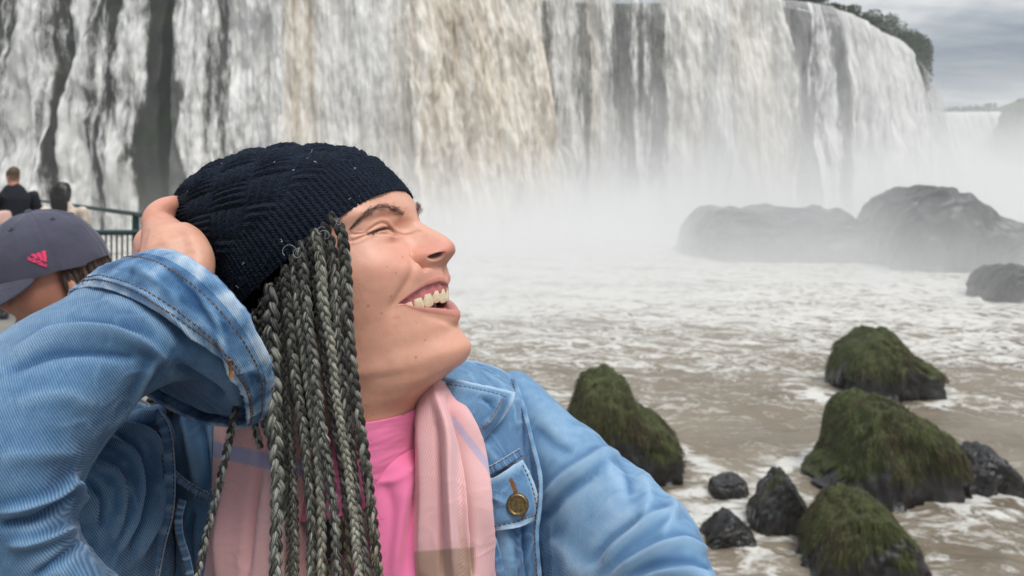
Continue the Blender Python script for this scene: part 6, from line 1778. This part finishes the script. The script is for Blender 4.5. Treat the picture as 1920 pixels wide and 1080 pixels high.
def visitor(label, base, height, yaw, skin, top, hair, hair_kind, arms, legs=M_trouser, sleeves=True, tilt=0.0):
    """a standing person: base on the deck, yaw = direction faced (0 = towards +Y); arms = [elbow, hand] offsets per side in body axes"""
    root = empty('person', base)
    h = height; k = h / 1.75
    cy_, sy_ = math.cos(yaw), math.sin(yaw)
    def w(x, y, z): return np.array([base[0] + (x * cy_ - y * sy_) * k, base[1] + (x * sy_ + y * cy_) * k, base[2] + z * k])
    def tb(pts, rad, n=16, kk=12, flat=1.0): return wtube([w(*q) for q in pts], [r * k for r in rad], k=kk, n=n, flat=flat)
    # skin: head, neck, arms with hands
    hf = np.array([-sy_, cy_, 0]) ; hs = np.array([cy_, sy_, 0]); hw_ = np.array([0, 0, 1.0])
    if tilt: hf, hw_ = hf * math.cos(tilt) - hw_ * math.sin(tilt), hw_ * math.cos(tilt) + hf * math.sin(tilt)
    eye = w(0, 0.085, 1.645)
    head = eye + (_hs[..., 0:1] * hf + _hs[..., 1:2] * hs + _hs[..., 2:3] * hw_) / 1000 * k * 0.98
    hv_, hf_ = head.reshape(-1, 3), [tuple(q) for q in grid_faces(*_hs_n, wrap_v=True)] + [tuple(range(_hs_n[1]))[::-1], tuple(range((_hs_n[0] - 1) * _hs_n[1], _hs_n[0] * _hs_n[1]))]
    parts = [(hv_, hf_), tb([(0, -.01, 1.40), (0, 0, 1.54)], [.06, .055])]
    sl = []
    for s_, (el, ha) in zip((-1, 1), arms):
        sh = (s_ * .18, 0, 1.435)
        parts.append(tb([sh, el, ha], [.045, .038, .026]))
        d = np.array(ha) - np.array(el); d = d / np.linalg.norm(d)
        up = np.array([0, 0, 1.0]) if abs(d[2]) < .8 else np.array([0, 1.0, 0]); sd_ = np.cross(d, up); sd_ /= np.linalg.norm(sd_)
        parts.append(tb([ha, np.array(ha) + d * .09], [.026, .030], n=8, flat=.5))
        for f_ in range(4):
            o_ = sd_ * (f_ - 1.5) * .018
            parts.append(tb([np.array(ha) + d * .07 + o_, np.array(ha) + d * (.15 - .01 * abs(f_ - 1.3)) + o_], [.009, .007], n=6, kk=8))
        parts.append(tb([np.array(ha) + d * .02 - sd_ * .02, np.array(ha) + d * .08 - sd_ * .05], [.011, .008], n=6, kk=8))
        e2 = np.array(el) if sleeves == 'short' else np.array(el) * .12 + np.array(ha) * .88
        if sleeves == 'short':
            sl.append(tb([sh, (np.array(sh) * .35 + np.array(el) * .65)], [.075, .068]))
        else:
            sl.append(tb([sh, el, e2], [.075, .06, .045]))
    v_, f_ = blob_union(parts, 0.009 * k, 2); mesh('body', v_, f_, skin, root)
    v_, f_ = blob_union([tb([(0, -.01, 1.535), (0, -.005, 1.45), (0, .01, 1.2), (0, .01, 1.0), (0, 0, .88)], [.075, .18, .18, .165, .17], n=24, kk=20, flat=.6)] + sl, 0.012 * k, 3)
    # crumple
    v_ = v_ + fbm(v_ * 9, 3)[:, None] * 0.006
    mesh('top', v_, f_, top, root)
    v_, f_ = blob_union([tb([(0, 0, .96), (0, 0, .86)], [.15, .165], n=8, kk=18, flat=.7)] + [tb([(d * .09, 0, .9), (d * .10, .01, .5), (d * .11, -.01, .07)], [.095, .065, .05]) for d in (-1, 1)], 0.012 * k, 3)
    mesh('trousers', v_, f_, legs, root)
    for d in (-1, 1):
        v_, f_ = blob_union([tb([(d * .11, -.06, .045), (d * .11, .05, .045), (d * .12, .17, .03)], [.044, .044, .034], n=10)], 0.010, 2)
        v_[:, 2] = np.maximum(v_[:, 2], base[2] + .002); mesh('shoe', v_, f_, M_shoe, root)
    # hair as a cap of its own over the scalp
    if hair_kind:
        U, S, Wd = _hs[..., 0], np.abs(_hs[..., 1]), _hs[..., 2]
        on = (Wd > 42) | ((U < (-22 if hair_kind == 'long' else -48)) & (Wd > (-60 if hair_kind == 'long' else -25))) | ((U < -95) & (Wd > -95 if hair_kind == 'long' else Wd > -60))
        cen = np.array([-80, 0, 10.0])
        grow = 1.10 if hair_kind == 'long' else 1.055
        hh = cen + (_hs - cen) * grow + (fbm(_hs.reshape(-1, 3) * .05, 3) * 3).reshape(on.shape)[..., None]
        hv_ = eye + (hh[..., 0:1] * hf + hh[..., 1:2] * hs + hh[..., 2:3] * hw_) / 1000 * k * 0.98
        q = grid_faces(*_hs_n, wrap_v=True); keep = on.ravel()[q].all(1)
        q = np.concatenate([q[keep], np.arange(_hs_n[1])[None, :4]])[:-1]
        ho = mesh('hair', hv_.reshape(-1, 3), q, hair, root)
        if hair_kind == 'long':
            r = np.random.default_rng(3)
            parts = []
            for i in range(16):
                x = (i - 7.5) / 8.5
                parts.append(tb([(x * .075, -.06, 1.70), (x * .085, -.105, 1.58), (x * .07 + .02, -.13, 1.42), (x * .055 + .035 + r.normal(0, .008), -.135, 1.24), (x * .045 + .05, -.13, 1.10 + r.uniform(-.05, .05))], [.024, .026, .024, .018, .006], n=14, kk=8))
            parts.append(tb([(0, -.005, 1.735), (0, -.02, 1.68), (0, -.03, 1.60), (0, -.05, 1.50)], [.07, .098, .098, .085], n=16, kk=18))
            v_, f_ = blob_union(parts, 0.009, 3); v_ = v_ + fbm(v_ * np.array([60, 60, 8]), 3)[:, None] * 0.004
            mesh('hair_length', v_, f_, hair, ho)
    tag(root, label, 'person', 'visitors along the railing')
    return root
DECK = 4.4
def at(px, Y): return ((px - 960) / F * Y, Y, DECK)
visitor('man with short sandy hair in a dark navy fleece at the railing', at(26, 8.6), 1.80, R(62), M_skin_tan, M_navy, M_sandy_hair, 'short', [((-.26, .10, 1.16), (-.20, .36, 1.22)), ((.27, .02, 1.14), (.27, .20, .98))])
visitor('girl with long dark hair and a beige blouse, seen from behind', at(118, 8.0), 1.60, R(8), M_skin_plain, M_beige, M_black_hair, 'long', [((-.25, .10, 1.16), (-.16, .32, 1.10)), ((.25, .08, 1.16), (.17, .32, 1.10))])
visitor('person with an arm in a rose short sleeve at the left edge', at(-40, 6.6), 1.62, R(35), M_skin_plain, M_rose, M_sandy_hair, 'short', [((-.25, .08, 1.14), (-.2, .3, 1.0)), ((.24, -.02, 1.12), (.14, .18, .98))], sleeves='short')
visitor('half hidden person facing the man in navy at the left edge', at(-18, 9.4), 1.74, R(-70), M_skin_plain, M_dark_top, M_black_hair, 'short', [((-.25, .08, 1.14), (-.2, .3, 1.0)), ((.25, .05, 1.12), (.2, .25, 1.0))])

# ---- visitor in a cap, close behind the raised arm
capper = empty('person', (-0.86, 1.40, DECK))
tag(capper, 'person in a grey purple baseball cap close behind the raised denim arm', 'person')
M_cap, nt_, out_ = new_mat('cap_cotton'); N_ = NT(nt_)
a_ = N_.noise(N_.pos(), 900, 3, .6); b_ = N_.noise(N_.pos(), 25, 3, .6)
nt_.links.new(N_.bsdf(N_.ramp(N_.math('ADD', N_.math('MULTIPLY', a_, .5), N_.math('MULTIPLY', b_, .5)), [(0.3, (0.042, 0.042, 0.070)), (0.7, (0.075, 0.074, 0.112))]), 0.85, N_.bump(a_, 0.3, 0.0004), Sheen_Weight=0.2), out_.inputs[0])
M_logo = mat_plain('pink_print', (0.85, 0.05, 0.16), 0.6, 0.05, 50)
cf = np.array([-0.70, -0.60, -0.30]); cf /= np.linalg.norm(cf)
cs = np.cross(cf, (0, 0, 1.0)); cs /= np.linalg.norm(cs); cs = cs * (-1 if cs[1] > 0 else 1)       # the side that faces the camera
cu_ = np.cross(cs, cf); cu_ = cu_ if cu_[2] > 0 else -cu_
CC = P(93, 500, 1.36)
def CW(a, b, c): return CC + np.asarray(a)[..., None] * cf + np.asarray(b)[..., None] * cs + np.asarray(c)[..., None] * cu_
nth, nph = 180, 70
th = np.linspace(0, 2 * np.pi, nth, endpoint=False); ph = np.linspace(0, np.pi / 2, nph)
TH, PH = np.meshgrid(th, ph, indexing='xy')
rr = np.cos(PH) ** 0.8
seam = np.min(np.abs(((TH[..., None] - np.arange(6) * np.pi / 3 + np.pi / 6 + np.pi) % (2 * np.pi)) - np.pi), axis=-1)
sd_ = 1 - 0.010 * np.exp(-(seam / 0.035) ** 2) + 0.006 * np.exp(-((seam - 0.09) / 0.03) ** 2)
wr_ = 1 + 0.016 * fbm(np.stack([np.cos(TH).ravel() * 2.2, np.sin(TH).ravel() * 2.2, PH.ravel() * 3], 1), 4).reshape(TH.shape)
a = np.cos(TH) * rr * 0.101 * sd_ * wr_; b = np.sin(TH) * rr * 0.084 * sd_ * wr_; c = np.sin(PH) ** 0.95 * 0.108 * sd_ * wr_
# back dips lower than the front
c = c - 0.020 * (1 - PH / (np.pi / 2)) * np.clip(-np.cos(TH), 0, 1)
CG = CW(a, b, c)
cap = mesh('cap', CG.reshape(-1, 3), grid_faces(nph, nth, wrap_v=True), M_cap, capper)
cap['label'] = 'grey purple baseball cap with a pink logo'
v_, f_ = blob_union([wtube([CC + cu_ * 0.106, CC + cu_ * 0.112], [.007, .006], n=6)], 0.0012, 2); mesh('cap_button', v_, f_, M_cap, cap)
# stitched eyelets
for q in (np.pi / 2 - .62, np.pi / 2 + .42, np.pi / 2 + 1.5):
    i_, j_ = int(0.62 * nph), int((q % (2 * np.pi)) / (2 * np.pi) * nth)
    ctr = CG[i_, j_]; nn = ctr - CC; nn /= np.linalg.norm(nn); t1 = np.cross(nn, cu_); t1 /= np.linalg.norm(t1); t2 = np.cross(nn, t1)
    ring = np.array([ctr + nn * .0008 + (t1 * math.cos(x) + t2 * math.sin(x)) * .0035 for x in np.linspace(0, 2 * np.pi, 17)])
    v_, f_ = tube(ring, 0.0011, 6); mesh('eyelet', v_, f_, M_cap, cap)
# brim
bt = np.linspace(-1.18, 1.18, 80); bl = np.linspace(0, 1, 24)
BT, BL_ = np.meshgrid(bt, bl, indexing='xy')
ext = 0.074 * np.cos(BT / 1.18 * np.pi / 2) ** 0.55
ra = 0.0985 + ext * BL_; rb = 0.0825 + 0.0 * BL_
ba = np.cos(BT) * 0.0995 + ext * BL_ * 1.0; bb = np.sin(BT) * (0.083 + 0.004 * BL_)
bc_ = 0.008 - 0.012 * (np.sin(BT)) ** 2 * (0.35 + 0.65 * BL_) - 0.046 * BL_ ** 1.15 * ext / 0.074
up_ = CW(ba, bb, bc_); lo_ = CW(ba, bb, bc_ - 0.004)
BV = np.concatenate([up_, lo_[::-1]], 0)
brim = mesh('brim', BV.reshape(-1, 3), np.concatenate([grid_faces(48, 80), np.array([[j, j + 1, 47 * 80 + j + 1, 47 * 80 + j] for j in range(79)])]), M_cap, cap)
for kx in (0.35, 0.6, 0.85):
    i_ = int(kx * 23); stitches('stitching', up_[i_, 4:-4], np.tile(cu_, (72, 1)), cap, M_cap, L=0.004, gap=0.0008, r=0.0005)
# logo: three slanted bars in a triangle, with the word under it
prc = project(CG).reshape(-1, 2); nrmc = (CG - CC).reshape(-1, 3); nrmc /= np.linalg.norm(nrmc, axis=1)[:, None]
camf = (nrmc * (np.array([0, 0, CZ]) - CG.reshape(-1, 3))).sum(1) > 0
def cap_pt(px, py, lift=0.0012):
    d = (prc[:, 0] - px) ** 2 + (prc[:, 1] - py) ** 2 + np.where(camf, 0, 1e6); i = np.argsort(d)[:4]
    w = 1 / (d[i] + 0.5); w /= w.sum()
    return (CG.reshape(-1, 3)[i] * w[:, None]).sum(0) + nrmc[i[0]] * lift
logo = empty('cap_logo', tuple(cap_pt(70, 486))); logo.parent = cap
logo.matrix_parent_inverse = Matrix.Identity(4)
def logo_quad(q, nm='logo_bar'):
    n_ = 6
    A_, B_, C_, D_ = map(np.array, q)
    g = np.array([[cap_pt(*((A_ * (1 - s) + B_ * s) * (1 - t) + (D_ * (1 - s) + C_ * s) * t)) for s in np.linspace(0, 1, n_)] for t in np.linspace(0, 1, n_)])
    g2 = g + (CC - g) / np.linalg.norm(CC - g, axis=2)[..., None] * .0009
    mesh(nm, np.concatenate([g.reshape(-1, 3), g2.reshape(-1, 3)]), np.concatenate([grid_faces(n_, n_), grid_faces(n_, n_) + n_ * n_]), M_logo, cap)
bpy.data.objects.remove(logo)
logo_quad([(77.5, 471.5), (85.8, 470.0), (87.5, 491.0), (84.0, 491.2)])
logo_quad([(67.0, 475.5), (75.5, 473.0), (82.0, 489.5), (77.5, 488.0)])
logo_quad([(57.0, 478.0), (65.0, 475.8), (74.5, 486.8), (68.0, 484.5)])
# the word, letter by letter, curved along the cap
def word():
    cu2 = bpy.data.curves.new('logo_word', 'FONT'); cu2.body = 'adidas'; cu2.size = 1.0; cu2.extrude = 0.02; cu2.offset = 0.03
    o = bpy.data.objects.new('tmp', cu2); COL.objects.link(o)
    dg = bpy.context.evaluated_depsgraph_get(); m2 = o.evaluated_get(dg).to_mesh()
    V = np.array([v.co[:] for v in m2.vertices]); Fq = [tuple(p.vertices) for p in m2.polygons]
    bpy.data.objects.remove(o)
    x = V[:, 0] / V[:, 0].max(); y = (V[:, 1] - 0) / 0.72
    out = []
    for xi, yi, zi in zip(x, y, V[:, 2]):
        base = np.array([51.5, 486.5]) * (1 - xi) + np.array([88.0, 501.5]) * xi
        top = np.array([53.5, 478.5]) * (1 - xi) + np.array([88.0, 493.0]) * xi
        q = base * (1 - yi) + top * yi
        out.append(cap_pt(q[0], q[1], 0.0015 + zi * 0.01))
    mesh('logo_word', np.array(out), Fq, M_logo, cap, smooth=False)
word()
# head, hair, coat
hd = _hs.copy()
he = CC + cf * 0.082 - cu_ * 0.006
hv_ = he + (hd[..., 0:1] * cf + hd[..., 1:2] * cs + hd[..., 2:3] * cu_) / 1000 * 1.0
cb_parts = [(hv_.reshape(-1, 3), [tuple(q) for q in grid_faces(*_hs_n, wrap_v=True)] + [tuple(range(_hs_n[1]))[::-1], tuple(range((_hs_n[0] - 1) * _hs_n[1], _hs_n[0] * _hs_n[1]))])]
neck0 = CC - cu_ * 0.15 - cf * 0.01
cb_parts.append(wtube([neck0, (-0.84, 1.43, 5.62), (-0.84, 1.44, 5.50)], [.055, .055, .07]))
ear = CC - cu_ * 0.045 - cf * 0.012 + cs * 0.072
cb_parts.append(wtube([ear + cu_ * .028, ear + cs * .008, ear - cu_ * .03], [.008, .012, .008], n=10, flat=.5))
v_, f_ = blob_union(cb_parts, 0.0030, 3)
mesh('body', v_, f_, M_skin_tan, capper)
parts = []
r = np.random.default_rng(6)
for i in range(40):
    x0 = r.uniform(-0.085, -0.002); st = CC + cf * x0 + cs * (0.076 - 0.25 * abs(x0 + .03)) - cu_ * 0.006
    parts.append(wtube([st, st - cu_ * .035 + cs * .004 + r.normal(0, .003, 3), st - cu_ * r.uniform(.06, .10) - cf * .012 + r.normal(0, .004, 3)], [.005, .0045, .002], k=6, n=7))
v_, f_ = join_vf(parts); M_brown_hair = mat_plain('brown_hair', (0.035, 0.017, 0.010), 0.6, 0.25, 90)
mesh('hair', v_, f_, M_brown_hair, capper)
v_, f_ = blob_union([wtube([(-0.84, 1.44, 5.58), (-0.84, 1.45, 5.50), (-0.84, 1.45, 5.3), (-0.84, 1.45, 5.1), (-0.84, 1.45, 4.98)], [.10, .20, .19, .17, .17], k=20, n=20, flat=.6)] + [wtube([(-0.84 + d * .2, 1.45, 5.5), (-0.84 + d * .26, 1.42, 5.25), (-0.84 + d * .2, 1.25, 5.1)], [.07, .055, .04]) for d in (-1, 1)], 0.01, 3)
mesh('coat', v_, f_, M_dark_top, capper)
v_, f_ = blob_union([wtube([(-0.84, 1.45, 5.1), (-0.84, 1.45, 4.98)], [.15, .16], k=18, n=8, flat=.7)] + [wtube([(-0.84 + d * .09, 1.45, 5.05), (-0.84 + d * .1, 1.45, 4.75), (-0.84 + d * .11, 1.46, 4.46)], [.09, .062, .05]) for d in (-1, 1)], 0.012, 3)
mesh('trousers', v_, f_, M_trouser, capper)
for d in (-1, 1):
    v_, f_ = blob_union([wtube([(-0.84 + d * .11, 1.5, 4.445), (-0.84 + d * .11, 1.4, 4.445), (-0.84 + d * .11, 1.28, 4.43)], [.042, .042, .034], n=10)], 0.01, 2)
    v_[:, 2] = np.maximum(v_[:, 2], DECK + .002); mesh('shoe', v_, f_, M_shoe, capper)

# ---- walkway deck and railings
M_deck = mat_plain('concrete_deck', (0.22, 0.21, 0.19), 0.9, 0.2, 3.0, bump=0.2)
M_rail = mat_plain('green_rail_paint', (0.010, 0.040, 0.034), 0.45, 0.35, 30)
deck = empty('walkway', (0, 0, DECK)); tag(deck, kind='structure')
dv, df_ = join_vf([box_vf(-7.0, 0.45, -2.5, 1.7, DECK - 0.25, DECK), box_vf(-7.0, -1.3, 1.703, 6.2, DECK - 0.25, DECK - 0.002), box_vf(-10.5, -3.6, 6.203, 14.0, DECK - 0.25, DECK - 0.004)])
o = mesh('deck_slab', dv, df_, M_deck, deck, smooth=False)
for (x, y) in ((-6, 0), (-1, -1), (-1, 1), (-6, 5), (-2, 5), (-5, 9), (-9, 12)):
    v_, f_ = tube(np.array([(x, y, -1.5), (x, y, DECK - .2)]), 0.22, 14); mesh('pier', v_, f_, M_deck, deck)
def railing(label, p0, p1, top_drop, rails, posts, bal=None, name='railing', post_top=None):
    root = empty(name, (p0[0], p0[1], DECK))
    def pt(t, z): return np.array([p0[0] + (p1[0] - p0[0]) * t, p0[1] + (p1[1] - p0[1]) * t, z])
    for (drop, rad) in rails:
        v_, f_ = tube(np.stack([pt(t, CZ - drop) for t in np.linspace(0, 1, 8)]), rad, 10); mesh('rail', v_, f_, M_rail, root)
    for t in posts:
        c_ = pt(t, 0); ztop = CZ - top_drop + 0.01
        v_, f_ = tube(np.stack([(c_[0], c_[1], DECK - .02), (c_[0], c_[1], ztop - .04), (c_[0], c_[1], ztop)]), np.array([.034, .034, .026]), 10); mesh('post', v_, f_, M_rail, root)
        v_, f_ = box_vf(c_[0] - .07, c_[0] + .07, c_[1] - .07, c_[1] + .07, DECK, DECK + .012); mesh('post_foot', v_, f_, M_rail, root, smooth=False)
    if bal:
        n_, drop_t, drop_b, rad = bal
        for t in np.linspace(0, 1, n_):
            c_ = pt(t, 0)
            v_, f_ = tube(np.array([(c_[0], c_[1], CZ - drop_b), (c_[0], c_[1], CZ - drop_t)]), rad, 6); mesh('baluster', v_, f_, M_rail, root)
    tag(root, label, 'railing', 'green railings of the walkway')
def wx(px, Y): return ((px - 960) / F * Y, Y)
railing('dark green handrail running back behind the girl and the man', wx(45, 14.0), wx(330, 6.3), 0.33, [(0.33, .024)], [0.03, 0.36, 0.86], None)
railing('low green railing with thin upright bars beside the raised hand', wx(138, 7.0), wx(470, 7.05), 0.45, [(0.49, .026), (1.06, .016), (1.48, .016)], [0.40, 0.98], (34, 0.49, 1.48, .009))
